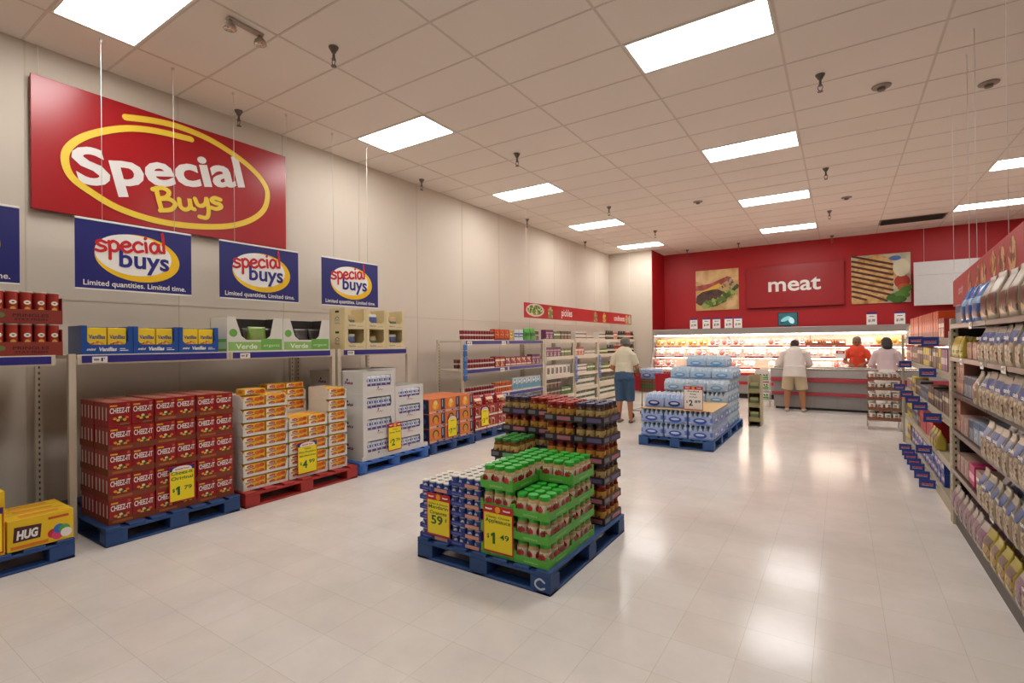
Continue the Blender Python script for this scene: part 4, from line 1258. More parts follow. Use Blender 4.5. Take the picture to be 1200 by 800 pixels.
wpB = Proto('water_bottle_pack', 'water bottle pack', partsB)
# front pallet: two layers, three across
for lv in range(2):
    for r in range(3):
        for c in range(3):
            if r == 1 and c == 1 and lv == 0: pass
            spawn(wpA, (2.845 + WA / 2 + c * (WA + .008), 4.0 + r * .40, Z0 + lv * .196), 0,
                  'blue wrapped water bottle pack, %s layer, %s row, %s' % (('lower', 'upper')[lv], ('front', 'middle', 'rear')[r], ('left', 'centre', 'right')[c]), 'blue wrapped water packs')
zc = Z0 + .392
sheet = MB(); sheet.cbox(0, 1.02, 0, 1.19, 0, .006, mat('c9a878', .8, noise=.06), .001)
for k in range(14): sheet.box(.02 + k * .072, .055 + k * .072, -.0006, 0, .0, .006, mat('3a3a3a', .7))
tag(sheet.build('cardboard_sheet', None, (2.835, 3.99, zc)), 'tan cardboard slip sheet on top of the blue water packs', 'cardboard sheet')
pS, WS, DS = water_pack(4, 3, .035, .2, wrap='aebde4', logo='1f2f86', blue=True)
wpS = Proto('water_bottle_pack', 'water bottle pack', pS)
for c in range(2):
    for r in range(2):
        spawn(wpS, (2.87 + WS / 2 + c * (WS + .01), 4.12 + r * (DS + .02), zc + .0065), 0, 'small blue water pack on the cardboard sheet, %s, %s' % (('left', 'right')[c], ('front', 'rear')[r]), 'small packs on the cardboard sheet')
price_sign([('Purified', .06), ('Water', .06), ('24 Pack', .05)], '2', '89', 'plain', 'white price sign with red border reading 2.89 on the water packs', (3.58, 4.07, zc + .0065), 0, w_=.26, h=.33, cols=('efe9e2', 'c4161f', '2a2a2a'))
# rear pallet: tall stepped pile
HB = .1845
for r, (y0, nl) in enumerate(((5.21, 4), (5.48, 5), (5.75, 6), (6.02, 6))):
    for lv in range(nl):
        x0, n = (2.83, 3)
        if lv == nl - 1 and r >= 2: x0, n = 3.06, 2
        elif lv == 4: x0, n = 2.86, 3
        for c in range(n):
            hidden = 0 < r < 3 and c < n - 1 and lv < nl - 2 and not (c == 0)
            if hidden: continue
            spawn(wpB, (x0 + WB / 2 + c * (WB + .006) + random.uniform(-.004, .004), y0 + random.uniform(-.003, .003), Z0 + lv * HB), 0,
                  'pale blue water bottle pack, %s row, %s layer, %s from left' % (ORD[r], ORD[lv], od(c)), 'pale blue water packs')
# ------------------------------------------------------------------ posters and signs on the red wall
WB_ = BY - .001
def panel(name, label, cat, x0, x1, z0, z1, col, depth=.03, y=WB_, wirex=None):
    t = empty(name, label, cat, (x0, y, z0))
    mb = MB(); mb.cbox(0, x1 - x0, -depth, 0, 0, z1 - z0, mat(col, .35, noise=.03, scale=2), .003); mb.build('panel', t)
    return t, x1 - x0, z1 - z0
def art(t, depth, z=0): mb = MB(); mb.M = T(0, -depth - .0005, 0) @ FNY; return mb
# burger picture
t, W, H = panel('food_poster', 'square poster of a burger left of the meat sign on the red wall', 'poster', 1.64, 2.84, 2.42, 3.62, 'c99a5a')
mb = art(t, .03)
S = W
mb.box(0, W, 0, H, 0, .001, picmat(['b98a4e', 'd8b070', 'c49a5c', 'e2c28c'], 1.6, kind='n'))
mb.prism([(0, .75 * H), (.25 * W, .62 * H), (W, .7 * H), (W, H), (0, H)], .001, .003, picmat(['d2a25c', 'e9c58a', 'c28c48'], 2, kind='n'))
mb.prism([(0, .5 * H), (.45 * W, .52 * H), (W * .85, .78 * H), (W * .75, .82 * H), (.35 * W, .66 * H), (0, .62 * H)], .003, .006, picmat(['8c2a24', 'a8443a', 'c87a6a'], 5, kind='n'))
mb.prism([(.3 * W, .42 * H), (.62 * W, .6 * H), (.55 * W, .66 * H), (.1 * W, .46 * H)], .006, .008, mat('e8b83c', .4, noise=.1, scale=6))
mb.build('burger_bun', t)
mb = art(t, .03)
mb.ell(.37 * W, .3 * H, .37 * W, .21 * H, .009, .012, picmat(['2e1c16', '4e3024', '6a4434'], 9, kind='n'), rot=.12, jag=.06)
mb.build('burger_patty', t)
mb = art(t, .03)
for k in range(26):
    a = random.random()
    mb.ell((.2 + .75 * a) * W, (.12 + .42 * a ** 1.6 + random.uniform(-.05, .05)) * H, .09 * W, .05 * H, .0125 + k * .0002, .0135 + k * .0002, mat(random.choice(['5f7a2c', '84a040', '46601f', 'a2b45c']), .4, noise=.1, scale=8), rot=random.random() * 3, n=12, jag=.25)
mb.build('lettuce', t)
mb = art(t, .03)
for k in range(22):
    mb.ell(random.uniform(.62, .93) * W, random.uniform(.45, .72) * H, .035 * W, .018 * H, .019 + k * .0001, .0195 + k * .0001, mat(random.choice(['8a7a6a', '4a3a3a', 'b8a890']), .5), rot=random.random() * 3, n=10)
mb.build('seeds', t)
# meat sign
t, W, H = panel('department_sign', 'wide red sign reading meat in white letters on the red wall', 'sign', 3.06, 5.40, 2.42, 3.58, 'a0131c', depth=.11)
mb = art(t, .11); mb.text('meat', W * .51, H * .385, .40, wht, .001, bold=.018, w_=1.26); mb.build('lettering', t)
# chicken picture
t, W, H = panel('food_poster', 'square poster of grilled chicken right of the meat sign on the red wall', 'poster', 5.56, 6.78, 2.42, 3.66, 'c9a06a')
mb = art(t, .03)
mb.box(0, W, 0, H, 0, .001, picmat(['b8b29a', 'd8cdb0', 'a8a890'], 2, kind='n'))
mb.prism([(0, 0), (.55 * W, 0), (.68 * W, .2 * H), (.78 * W, .6 * H), (.68 * W, .92 * H), (.45 * W, H), (0, .9 * H)], .002, .005, picmat(['c08a4c', 'e0ba80', 'cfa062', 'a8743c'], 5, kind='n', bump=.3))
mb.build('chicken_breast', t)
mb = art(t, .03); dk2 = mat('5a301c', .5, noise=.2, scale=10)
for k in range(11):
    y = 1.0 - k * .105
    x1 = .70 if y > .3 else .6
    pts = [(.02 * W, (y) * H), (.3 * W, (y - .09) * H), (x1 * W, (y - .22) * H)]
    if pts[2][1] < .02 * H: pts = [(.02 * W, y * H), (.25 * W, max(.02, (y - .08)) * H)]
    if y < .06: continue
    mb.ribbon(pts, .045 * W, .006, dk2)
mb.build('grill_marks', t)
mb = art(t, .03)
for k, (cx, cy, rx, ry, c_) in enumerate(((.86, .42, .13, .14, 'b83a2a'), (.9, .3, .12, .08, 'c8602c'), (.85, .7, .14, .18, 'ded8b8'), (.75, .9, .1, .05, '5a7ab8'))):
    mb.ell(cx * W, cy * H, rx * W, ry * H, .007 + k * .001, .0075 + k * .001, mat(c_, .4, noise=.12, scale=4))
mb.build('vegetables', t)
mb = art(t, .03)
for k, (cx, cy, r_) in enumerate(((.72, .12, .3), (.86, .16, -.2), (.8, .06, .1), (.9, .24, .6))):
    mb.ell(cx * W, cy * H, .13 * W, .07 * H, .012 + k * .001, .0125 + k * .001, mat(('3f6e22', '5d8c30')[k % 2], .35, noise=.15, scale=6), rot=r_, jag=.03)
mb.build('basil_leaves', t)
# blank white hanging sign
t = empty('hanging_sign', 'blank white hanging sign right of the chicken poster before the red wall', 'sign', (6.8, 12.3, 2.3))
mb = MB(); mb.cbox(0, 1.5, -.02, 0, 0, .72, mat('cdc9c6', .4), .003); mb.build('lower_panel', t)
mb = MB(); mb.cbox(0, 1.5, -.02, 0, .725, 1.04, mat('cdc9c6', .4), .003); mb.build('upper_panel', t)
for x in (.2, 1.3):
    mb = MB(); mb.tube([(x, -.01, 1.04), (x, -.01, HC - 2.303)], .003, WIRE, 5); mb.build('hanging_wire', t)
# candy sign, angled
a0 = math.atan2(6.42 - 6.19, 4.62 - .85)
t = empty('aisle_sign', 'red hanging sign reading candy above the right hand shelves', 'sign', (6.42, 4.62, 1.87), 0)
t.rotation_euler = (0, 0, -a0 * 1.0)
L = 3.78
mb = MB(); mb.cbox(0, .012, -L, 0, 0, .30, mat('a83238', .4), .002); mb.build('panel', t)
mb = MB(); mb.M = T(0, 0, 0) @ FNX
mb.text('candy', .75, .11, .085, mat('d8b8b0', .4), .001, bold=.02, w_=.42); mb.build('lettering', t)
for k, cx in enumerate((1.45, 1.95, 2.3, 2.75, 3.1, 3.45)):
    mb = MB(); mb.M = FNX; mb.ell(cx, .15, .12, .12, .001, .002, picmat([('b88a4a', '7a3a2a', 'c8a068')[k % 3], '8a4a2a', 'd0a878', '6a2a1a'], 18), jag=.12); mb.build('food_picture', t)
for yy in (-.05, -1.4, -1.9, -3.3):
    mb = MB(); mb.tube([(.006, yy, .3), (.006, yy, HC - 1.873)], .0025, WIRE, 5); mb.build('hanging_wire', t)

# ------------------------------------------------------------------ meat case
CX0, CX1 = .70, 8.6
t = empty('meat_case', 'long lit refrigerated meat case with red striped shelves along the red wall', 'refrigerated case', (CX0, 11.0, 0))
LC = CX1 - CX0
gm = mat('9a9591', .4, .3); gm2 = mat('a29d98', .35, .4); rs = mat('b0202a', .4); bb = mat('f0e0d6', .5, noise=.02)
mb = MB(); mb.box(0, LC, .1, 1.5, 0, .13, mat('3a2a22', .6)); mb.build('kick_plate', t)
mb = MB(); mb.box(0, LC, 0, .05, .13, .60, gm); mb.build('front_panel', t)
mb = MB(); mb.cbox(0, LC, -.02, .09, .60, .67, rs, .01); mb.build('bumper', t)
mb = MB(); mb.cbox(0, LC, -.015, 0, .36, .44, rs, .003); mb.build('red_stripe', t)
mb = MB(); mb.box(0, LC, .05, 1.05, .48, .52, bb); mb.build('lower_deck', t)
mb = MB(); mb.box(0, LC, 1.05, 1.1, .13, 1.8, bb); mb.build('back_panel', t)
mb = MB(); mb.cbox(0, LC, .38, 1.5, 1.68, 1.84, gm2, .01); mb.build('canopy', t)
for x in (0, LC - .05):
    mb = MB(); mb.M = FX @ T(0, 0, 0)
    mb.M = T(x, 0, 0) @ Matrix(((0, 0, 1, 0), (1, 0, 0, 0), (0, 1, 0, 0), (0, 0, 0, 1)))
    mb.prism([(-.0, .13), (1.5, .13), (1.5, 1.68), (.38, 1.68), (.3, 1.2), (.0, .67)], 0, .05, gm2); mb.build('end_panel', t)
tubem = mat('fff0dc', .5, noise=0, emit=CASE_STRENGTH)
SHZ = ((.78, .33), (1.08, .38), (1.36, .42))
for z, yf in SHZ:
    mb = MB(); mb.box(.05, LC - .05, yf, 1.05, z - .03, z - .012, bb); s_ = mb.build('shelf', t)
    m2 = MB(); m2.cbox(.05, LC - .05, yf - .015, yf, z - .045, z + .005, mat('e8dcd4', .4), .002); r_ = m2.build('price_rail', s_)
    m2 = MB(); x = .06
    while x < LC - .3:
        wd = random.uniform(.15, .5); m2.box(x, x + wd, yf - .0165, yf - .0155, z - .042, z + .002, rs); x += wd + random.choice((.06, .2, .3))
    m2.build('red_labels', s_)
    m2 = MB(); m2.tube([(.1, yf + .06, z - .05), (LC - .1, yf + .06, z - .05)], .013, tubem, 8); m2.build('lamp_tube', s_)
for yy in (.44, .55):
    mb = MB(); mb.tube([(.1, yy, 1.655), (LC - .1, yy, 1.655)], .016, tubem, 8); mb.build('lamp_tube', t)
for k in range(1, 4):
    mb = MB(); mb.box(k * LC / 4 - .012, k * LC / 4 + .012, 1.0, 1.05, .52, 1.68, gm2); mb.build('shelf_standard', t)
def meatpack(w_, d, h, tray, meat, film=None, n=2):
    mb = MB(); mb.cbox(-w_ / 2, w_ / 2, 0, d, 0, h * .45, mat(tray, .5), .008)
    for k in range(n):
        mb.M = T(-w_ / 2 + w_ * (k + .5) / n, d / 2, h * .45)
        mb.lathe([(w_ / n * .47, 0), (w_ / n * .44, h * .35), (w_ / n * .3, h * .55), (.001, h * .56)], picmat(meat, 30, kind='n', rough=.25), 12, 0, 0, 1, d / w_ * n * .95)
    mb.M = T(w_ * .25, d * .2, h * .6) @ RX(.0); mb.box(-w_ * .18, w_ * .18, -.02, .03, h * .35, h * .4, wht); mb.M = Matrix.Identity(4)
    return mb
MPK = [('red', Proto('meat_pack', 'meat package', [('meat_pack', meatpack(.24, .17, .06, 'efe6e0', ['a83236', 'c85a56', 'e0a8a0']), None)])),
       ('pink', Proto('meat_pack', 'meat package', [('meat_pack', meatpack(.22, .17, .06, 'f2ece6', ['e0a09a', 'f0c8bc', 'd88a80'], n=3), None)])),
       ('white', Proto('meat_pack', 'meat package', [('meat_pack', meatpack(.24, .17, .06, 'f4f0ea', ['f0dcc8', 'f4e8dc', 'e8b8a8']), None)])),
       ('yellow', Proto('cheese_pack', 'cheese package', [('cheese_pack', meatpack(.2, .16, .08, 'f0d890', ['e8a82c', 'd88a20', 'f0c860'], n=2), None)])),
       ('brown', Proto('sausage_pack', 'sausage package', [('sausage_pack', meatpack(.26, .15, .06, '8a4a2a', ['7a3a20', 'a05a34', 'c88a5a'], n=5), None)]))]
def meatrow(z, yf, pick, nm, tilt=.72, dy=.03):
    x = CX0 + .2; k = 0
    while x < 7.4:
        c_, pr = pick(x)
        sc = 1.15
        wd = .27
        if random.random() < .93:
            spawn(pr, (x, 11.0 + yf + dy, z), 0, '%s wrapped package in the meat case, %s, %s from left' % (c_, nm, '%d%s' % (k + 1, 'tsndrd'[2 * (k + 1):2 * (k + 1) + 2] if False else 'th' if 10 <= (k + 1) % 100 <= 20 else {1: 'st', 2: 'nd', 3: 'rd'}.get((k + 1) % 10, 'th'))),
                  'packages in the meat case', scale=(1.12, 1.4, 1.4), rx=tilt)
        k += 1; x += wd + random.uniform(0, .04)
def pk_top(x):
    r = random.random()
    if x < 2.6 or x > 5.9: return MPK[3] if r < .75 else MPK[0]
    if 4.6 < x < 5.5: return MPK[4] if r < .6 else MPK[1]
    return MPK[0] if r < .55 else MPK[2]
def pk_mid(x):
    r = random.random(); return MPK[2] if r < .5 else (MPK[1] if r < .8 else MPK[0])
meatrow(1.352, .44, pk_top, 'top shelf')
meatrow(1.072, .40, pk_mid, 'second shelf'); meatrow(.772, .35, pk_mid, 'third shelf'); meatrow(.525, .12, pk_mid, 'bottom deck', tilt=.2)
# price cards and screen on the canopy
pcd = MB(); pcd.cbox(-.1, .1, -.006, 0, 0, .29, wht, .002); pcd.M = T(0, -.0062, 0) @ FNY
pcd.box(-.1, .1, .25, .29, 0, .0006, mat('2c2c7c', .4)); pcd.box(-.05, .05, .19, .205, 0, .0006, mat('555560', .5)); pcd.text('$1.99', 0, .07, .06, BLACK, .0008, bold=.03, w_=.13)
ft = MB(); ft.box(-.06, .06, -.03, .03, 0, .004, STEEL)
pcp = Proto('price_card', 'price card', [('card', pcd, None), ('foot', ft, None)])
for k, x in enumerate((1.85, 2.19, 2.455, 2.765, 3.0)):
    spawn(pcp, (x, 11.47, 1.845), 0, 'white price card standing on the meat case at left, %s of five' % ORD[k])
for k, x in enumerate((5.93, 6.46)):
    spawn(pcp, (x, 11.47, 1.845), 0, 'white price card standing on the meat case above the clerk, %s of two' % ('left', 'right')[k])
t = empty('display_screen', 'small flat screen with a teal picture standing on the meat case', 'screen', (4.18, 11.5, 1.845))
mb = MB(); mb.cbox(-.23, .23, -.02, .02, .02, .37, BLACK, .005); mb.build('housing', t)
mb = MB(); mb.M = T(0, -.0205, 0) @ FNY
mb.box(-.21, .21, .04, .35, 0, .001, mat('2a5a62', .3, emit=.25, noise=.3, scale=8))
for cx, cy, rx, ry, c_ in ((-.05, .2, .12, .05, '78b0b8'), (.08, .16, .06, .09, 'a8ccd0'), (-.12, .12, .05, .03, '183a44')): mb.ell(cx, cy, rx, ry, .001, .0015 + rx * .01, mat(c_, .3, emit=.3), rot=.5)
mb.build('picture', t)
mb = MB(); mb.cbox(-.08, .08, -.05, .05, 0, .02, BLACK, .004); mb.build('stand', t)

# ------------------------------------------------------------------ service counter
t = empty('service_counter', 'grey service counter with two red stripes in front of the meat case', 'counter', (4.04, 9.3, 0))
LCn = 3.6; D_ = .85
mb = MB(); mb.box(.05, LCn, .03, D_, 0, .05, mat('201c1a', .6)); mb.build('kick_plate', t)
mb = MB(); mb.cbox(.02, LCn, 0, D_, .05, .60, mat('8e8a88', .4, .2, noise=.04, scale=3), .004)
for k in range(1, 9): mb.box(k * .4, k * .4 + .004, -.001, .0, .06, .3, mat('6f6b69', .4))
mb.build('cabinet', t)
mb = MB(); mb.cbox(-.02, LCn, -.03, .0, .31, .385, mat('a83a44', .4), .01); mb.build('bumper', t)
mb = MB(); mb.cbox(-.04, LCn, -.05, .0, .60, .69, mat('a83a44', .4), .012); mb.build('bumper', t)
mb = MB(); mb.cbox(-.04, LCn, -.04, .03, .69, .86, mat('b5b1ae', .3, .4), .01); mb.cbox(-.04, LCn, .72, D_, .69, .86, mat('b5b1ae', .3, .4), .01); mb.build('rim', t)
mb = MB(); mb.cbox(-.04, LCn, -.05, .06, .86, .89, mat('c4c0bb', .25, .5), .008); mb.cbox(-.04, LCn, .7, D_ + .02, .86, .89, mat('c4c0bb', .25, .5), .008); mb.build('top_rail', t)
mb = MB(); mb.box(.0, LCn, .03, .72, .60, .66, mat('dad6d0', .4)); mb.build('well_floor', t)
for k in range(6):
    c_, pr = MPK[k % 3]
    spawn(pr, (4.6 + k * .42, 9.5, .6605), 0, '%s package in the well of the service counter, %s from left' % (c_, ORD[k]))
wb = MB(); wb.cbox(-.1, .1, 0, .2, 0, .17, mat('e4e2de', .4), .01); wb.cbox(-.07, .07, .03, .17, .17, .2, mat('d0cec8', .4), .01)
tag(wb.build('counter_scale', None, (4.12, 9.95, .8905)), 'white box shaped scale on the left end of the counter', 'scale')
sg = empty('counter_sign', 'white sign frame with red header standing on the counter beside the clerk', 'sign stand', (5.3, 10.06, .8905))
mb = MB(); mb.cbox(-.06, .06, -.05, .05, 0, .01, STEEL, .002); mb.build('foot', sg)
mb = MB(); mb.tube([(-.05, 0, .01), (-.05, 0, .36)], .006, STEEL, 6); mb.tube([(.05, 0, .01), (.05, 0, .36)], .006, STEEL, 6); mb.build('upright', sg)
mb = MB(); mb.cbox(-.09, .09, -.006, .006, .2, .38, wht, .002); mb.build('card', sg)
mb = MB(); mb.M = T(0, -.0065, 0) @ FNY; mb.box(-.08, .08, .3, .36, 0, .001, RED); mb.text('SALE', 0, .315, .03, wht, .0014, bold=.03); mb.build('header', sg)

# ------------------------------------------------------------------ wire racks
def can_simple(r, h, lab, accent, lidc='c8c4bc'):
    mb = MB(); mb.lathe([(.001, 0), (r * .97, 0), (r, .004), (r, h - .004), (r * .97, h), (.001, h - .003)], [STEEL, STEEL, mat(lab, .4, noise=.05), STEEL, mat(lidc, .3, .5)], 12)
    for a in (0, PI / 2, PI, -PI / 2):
        mb.M = RZ(a) @ T(0, -r - .0006, h / 2) @ FNY
        mb.box(-r * .5, r * .5, -h * .3, h * .02, 0, .0008, mat(accent, .4)); mb.box(-r * .4, r * .4, h * .12, h * .3, 0, .0008, mat('5a4a3a', .4))
    mb.M = Matrix.Identity(4)
    return mb
cans2 = [Proto('soup_can', 'food can', [('soup_can', can_simple(.046, .115, 'e4dcd0', c_), None)]) for c_ in ('b83030', 'c83a3a', '8a8a5a')]
t = empty('wire_rack', 'low wire floor rack under the tower of cans', 'wire rack', (5.67, 7.05, 0))
for x in (.01, .44):
    for y in (.01, .44):
        mb = MB(); mb.tube([(x, y, 0), (x, y, .16)], .008, STEEL, 6); mb.build('leg', t)
mb = MB()
mb.tube([(.01, .01, .15), (.44, .01, .15), (.44, .44, .15), (.01, .44, .15)], .007, STEEL, 6, closed=True)
for k in range(1, 8): mb.tube([(.01 + k * .054, .01, .155), (.01 + k * .054, .44, .155)], .003, STEEL, 5)
mb.build('wire_deck', t)
ctb = Proto('cardboard_tray', 'tray', [('cardboard_tray', tray_mb(.44, .43, '7a5238', .05, .05), None)])
for lv in range(5):
    z = .1605 + lv * .166
    spawn(ctb, (5.895, 7.055, z), 0, 'brown cardboard tray of cans in the can tower, %s' % ('bottom', 'second', 'middle', 'fourth', 'top')[lv])
    for i in range(4):
        for j in range(4):
            if lv < 4 and j > 0 and 0 < i < 3: continue
            if lv == 4 and (i, j) == (3, 0): continue
            spawn(random.choice(cans2), (5.895 + (i - 1.5) * .104, 7.055 + .055 + j * .104, z + .0033 + .0), random.uniform(-.4, .4), 'white and red can in the can tower, %s tray, row %s, %s' % (('bottom', 'second', 'middle', 'fourth', 'top')[lv], ORD[j], od(i, 4, 'far left', 'far right')), 'cans in the can tower', scale=(1, 1, 1.35 if False else 1))
# small white rack with green packs by the counter
t = empty('wire_rack', 'small white wire rack of green labelled packs left of the service counter', 'wire rack', (3.68, 9.36, 0))
wm_ = mat('d8d4cc', .4)
for x in (.0, .28):
    for y in (0, .3):
        mb = MB(); mb.tube([(x, y, 0), (x, y * .8 + .03, .84)], .009, wm_, 6); mb.build('leg', t)
for z in (.14, .36, .58):
    mb = MB(); mb.tube([(0, 0, z), (.28, 0, z), (.28, .28, z), (0, .28, z)], .006, wm_, 6, closed=True)
    for k in range(1, 6): mb.tube([(k * .047, 0, z), (k * .047, .28, z)], .003, wm_, 4)
    mb.tube([(0, -.005, z + .06), (.28, -.005, z + .06)], .005, wm_, 5); mb.build('shelf', t)
    gp = Proto('seasoning_pack', 'pack', [('seasoning_pack', carton(.12, .08, .17, 'd9d6cc', band=('5a9a4a', .15, .5), pic=picmat(['5a9a4a', 'e8e4d8', '3a6a2a'], 50), picbox=(.15, .85, .55, .9)), None)])
    for k in range(2):
        spawn(gp, (3.68 + .075 + k * .13, 9.4, z + .0075), 0, 'green and white pack on the small wire rack, %s shelf, %s' % ({.14: 'bottom', .36: 'middle', .58: 'top'}[z], ('left', 'right')[k]))
mb = MB(); mb.M = T(.14, .0, .75) @ FNY; mb.cbox(-.13, .13, 0, .1, 0, .004, wm_, .001); mb.build('header_card', t)
# beige cardboard stand beside the water pallets
t = empty('cardboard_stand', 'narrow beige cardboard floor stand behind the water bottle pile', 'display stand', (3.93, 6.5, 0))
cm = mat('b9ab8c', .7)
mb = MB()
for x in (0, .19): mb.box(x, x + .012, 0, .35, 0, .88, cm)
mb.box(.012, .19, .338, .35, 0, .88, cm)
mb.build('body', t)
for z in (.1, .35, .6): mb = MB(); mb.box(.012, .19, .0, .338, z, z + .01, cm); mb.box(.012, .19, -.004, 0, z - .02, z + .06, mat('a89a6a', .7)); mb.build('shelf', t)
for k, z in enumerate((.11, .36, .61)):
    spawn(Proto('small_carton', 'carton', [('small_carton', carton(.14, .1, .14, 'a8a070', band=('6a7a4a', .3, .7)), None)]) , (4.03, 6.52, z + .0005), 0, 'small olive carton in the beige cardboard stand, %s shelf' % ('bottom', 'middle', 'top')[k])

# ------------------------------------------------------------------ product kinds for the shelves
PR = {}
def kind(key, name, cat, desc, mb, w_, d):
    PR[key] = (Proto(name, cat, [(name, mb, None)]), desc, w_, d)
def K(key, name, cat, desc, w_, d, h, *a, **k): kind(key, name, cat, desc, carton(w_, d, h, *a, **k), w_, d)
def sixpack(c1, c2, w_=.14, h=.085):
    mb = MB(); mb.box(-w_ / 2, w_ / 2, 0, .1, 0, h * .2, mat('e0d6cc', .5))
    for i in range(2):
        for j in range(2):
            x, y = -w_ / 4 + i * w_ / 2, .028 + j * .05
            mb.lathe([(w_ * .22, h * .2), (w_ * .24, h * .85), (w_ * .2, h), (.001, h)], [mat(c1, .35), mat(c2, .35), mat('d0c8c0', .3)], 10, x, y, 1, .75)
    return mb
kind('cup', 'cup_pack', 'cup pack', 'red and white cup pack', sixpack('8e2e34', 'b8948a'), .14, .1)
kind('cupb', 'cup_pack', 'cup pack', 'brown cup pack', sixpack('6a4030', '9a7a6a'), .14, .1)
kind('ocup', 'cup_pack', 'cup pack', 'orange cup pack', sixpack('c85a24', 'd8803a', h=.1), .13, .1)
K('obox', 'orange_carton', 'carton', 'orange carton', .15, .12, .2, 'c84a12', band=('7a2a10', .0, .2), pic=picmat(['d8581a', '7a2410', 'e8903a', 'c84a12'], 40), picbox=(.15, .85, .3, .8))
K('obox2', 'orange_carton', 'carton', 'bright orange carton', .16, .2, .27, 'cc4c14', band=('8a2a14', .05, .25), pic=picmat(['e8701a', '9a2c14', 'd84a1a', 'c8501a'], 30), picbox=(.1, .9, .3, .95))
K('bpanel', 'blue_carton', 'carton', 'wide blue carton', .36, .1, .24, '2a4a9a', band=('3f66b8', .7, .95))
K('ybox', 'yellow_carton', 'carton', 'yellow carton', .14, .1, .19, 'c9a23a', pic=picmat(['e8d08a', '7a5a2a'], 40), picbox=(.2, .8, .3, .8))
K('bwbox', 'blue_carton', 'carton', 'blue and white carton', .15, .1, .2, 'd0d4da', band=('3f5f9c', .3, .7), text='soup', th=.04, ty=.42)
K('bwbox2', 'pale_carton', 'carton', 'pale blue carton', .17, .12, .24, 'bcc8cc', band=('5a93a8', .1, .5), pic=picmat(['dfe6e8', '3f7a98', '8ab4c0'], 30), picbox=(.2, .8, .5, .9))
K('pbox', 'purple_carton', 'carton', 'purple carton', .16, .12, .2, '5f2648', band=('b88aa0', .6, .75), pic=picmat(['7a3a5a', 'c8a0a8', '3a1a2a'], 35))
K('rbox', 'red_carton', 'carton', 'red carton', .15, .12, .19, '9a2a2c', band=('e0c8b0', .55, .75), pic=picmat(['b84a3a', 'd8a878', '6a1a1a'], 35))
K('mbox', 'maroon_carton', 'carton', 'maroon carton', .18, .14, .17, '7c2330', band=('d8b8a8', .1, .3), pic=picmat(['a83a44', 'e0b8a0'], 30), picbox=(.1, .9, .4, .9))
K('kbox', 'dark_carton', 'carton', 'dark brown carton', .16, .12, .18, '3c2c28', band=('b8a890', .5, .65), pic=picmat(['5a4436', '8a6a4a', '2a1c18'], 35))
K('wbox', 'white_carton', 'carton', 'white carton', .2, .15, .09, 'd8d0c4', band=('5a3a34', .3, .6))
K('wkbox', 'black_and_white_carton', 'carton', 'black and white carton', .18, .12, .22, 'd8d2c8', pic=picmat(['2a2624', '8a7a6a', '4a3a34'], 25), picbox=(.2, .8, .15, .75))
K('gbox', 'green_carton', 'carton', 'green carton', .15, .12, .17, '4d6a34', band=('d8d4b8', .5, .7))
K('gwtray', 'green_and_white_tray', 'tray pack', 'white tray of green jars', .26, .2, .12, 'd8d4c8', band=('4a5a34', .5, .95))
K('salmon', 'salmon_carton', 'carton', 'salmon pink carton', .15, .2, .12, '9a6654', band=('b88a70', .5, .7), pic=picmat(['b07c66', '7e4c3e', 'c89c80'], 35))
K('greyb', 'grey_carton', 'carton', 'grey and navy carton', .12, .12, .15, '80808a', band=('26304c', .6, .95), pic=picmat(['8a8a94', '3a4a6a', 'c8c0c0'], 40), picbox=(.1, .6, .1, .55))
K('blueb', 'blue_white_carton', 'carton', 'white and blue carton', .15, .12, .15, '949aa2', band=('284f7c', .7, 1), pic=picmat(['6a8aa8', 'd0d4d8'], 40), picbox=(.3, .7, .2, .6))
K('pinkb', 'pink_carton', 'carton', 'pink and cream carton', .14, .12, .14, 'a08274', pic=picmat(['8a3048', 'b09080', '8a6a5a'], 35), picbox=(.1, .9, .15, .7))
K('mag', 'magenta_pack', 'carton', 'magenta carton', .09, .12, .15, 'b02a5c', band=('e0a8b8', .3, .6))
K('blk', 'black_carton', 'carton', 'black carton', .08, .1, .13, '26242a', band=('8a8a90', .4, .55))
kind('ybag', 'yellow_bag', 'bag', 'yellow bag', bag(.14, .06, .17, 'b8a03a', accent='c8b87a', acc_z=(.4, .6), pic=picmat(['8a7a3a', 'd8c870'], 40)), .14, .06)
kind('gbg', 'green_bag', 'bag', 'green bag', bag(.2, .1, .24, '4a9a34', accent='2a6a24', acc_z=(.4, .6)), .2, .1)
kind('cbag', 'candy_bag', 'bag', 'cream gusseted bag with blue label', bag(.15, .1, .232, 'a39680', accent='2b4c84', acc_z=(.54, .8), pic=picmat(['7a5640', 'a89070', '4a3428', 'b8a888'], 45), top='gusset', text='candy'), .15, .1)
kind('cbagr', 'candy_bag', 'bag', 'cream gusseted bag with rust pictures', bag(.16, .1, .232, 'a39680', accent='8a4a34', acc_z=(.55, .62), pic=picmat(['8a5238', 'b89a7a', '5a3a2a', 'c8a878'], 30), top='gusset'), .16, .1)
kind('ylb', 'candy_bag', 'bag', 'yellow trimmed candy bag', bag(.15, .09, .19, 'a8963a', accent='74564a', acc_z=(.45, .75), pic=picmat(['a8883a', 'd8c870', '6a4a3a'], 40), top='gusset'), .15, .09)
kind('pwb', 'candy_bag', 'bag', 'white and pink candy bag', bag(.15, .09, .19, 'a89a8e', accent='80566a', acc_z=(.5, .72), pic=picmat(['8a6472', 'b0a098', '5a4a4a'], 40), top='gusset'), .15, .09)
kind('blb', 'snack_bag', 'bag', 'shiny blue bag', bag(.2, .12, .25, '2d68ae', accent='8fb0d0', acc_z=(.5, .62), pic=picmat(['1d4a8c', '3a7ac0', '6a4a3a'], 30), rough=.18), .2, .12)
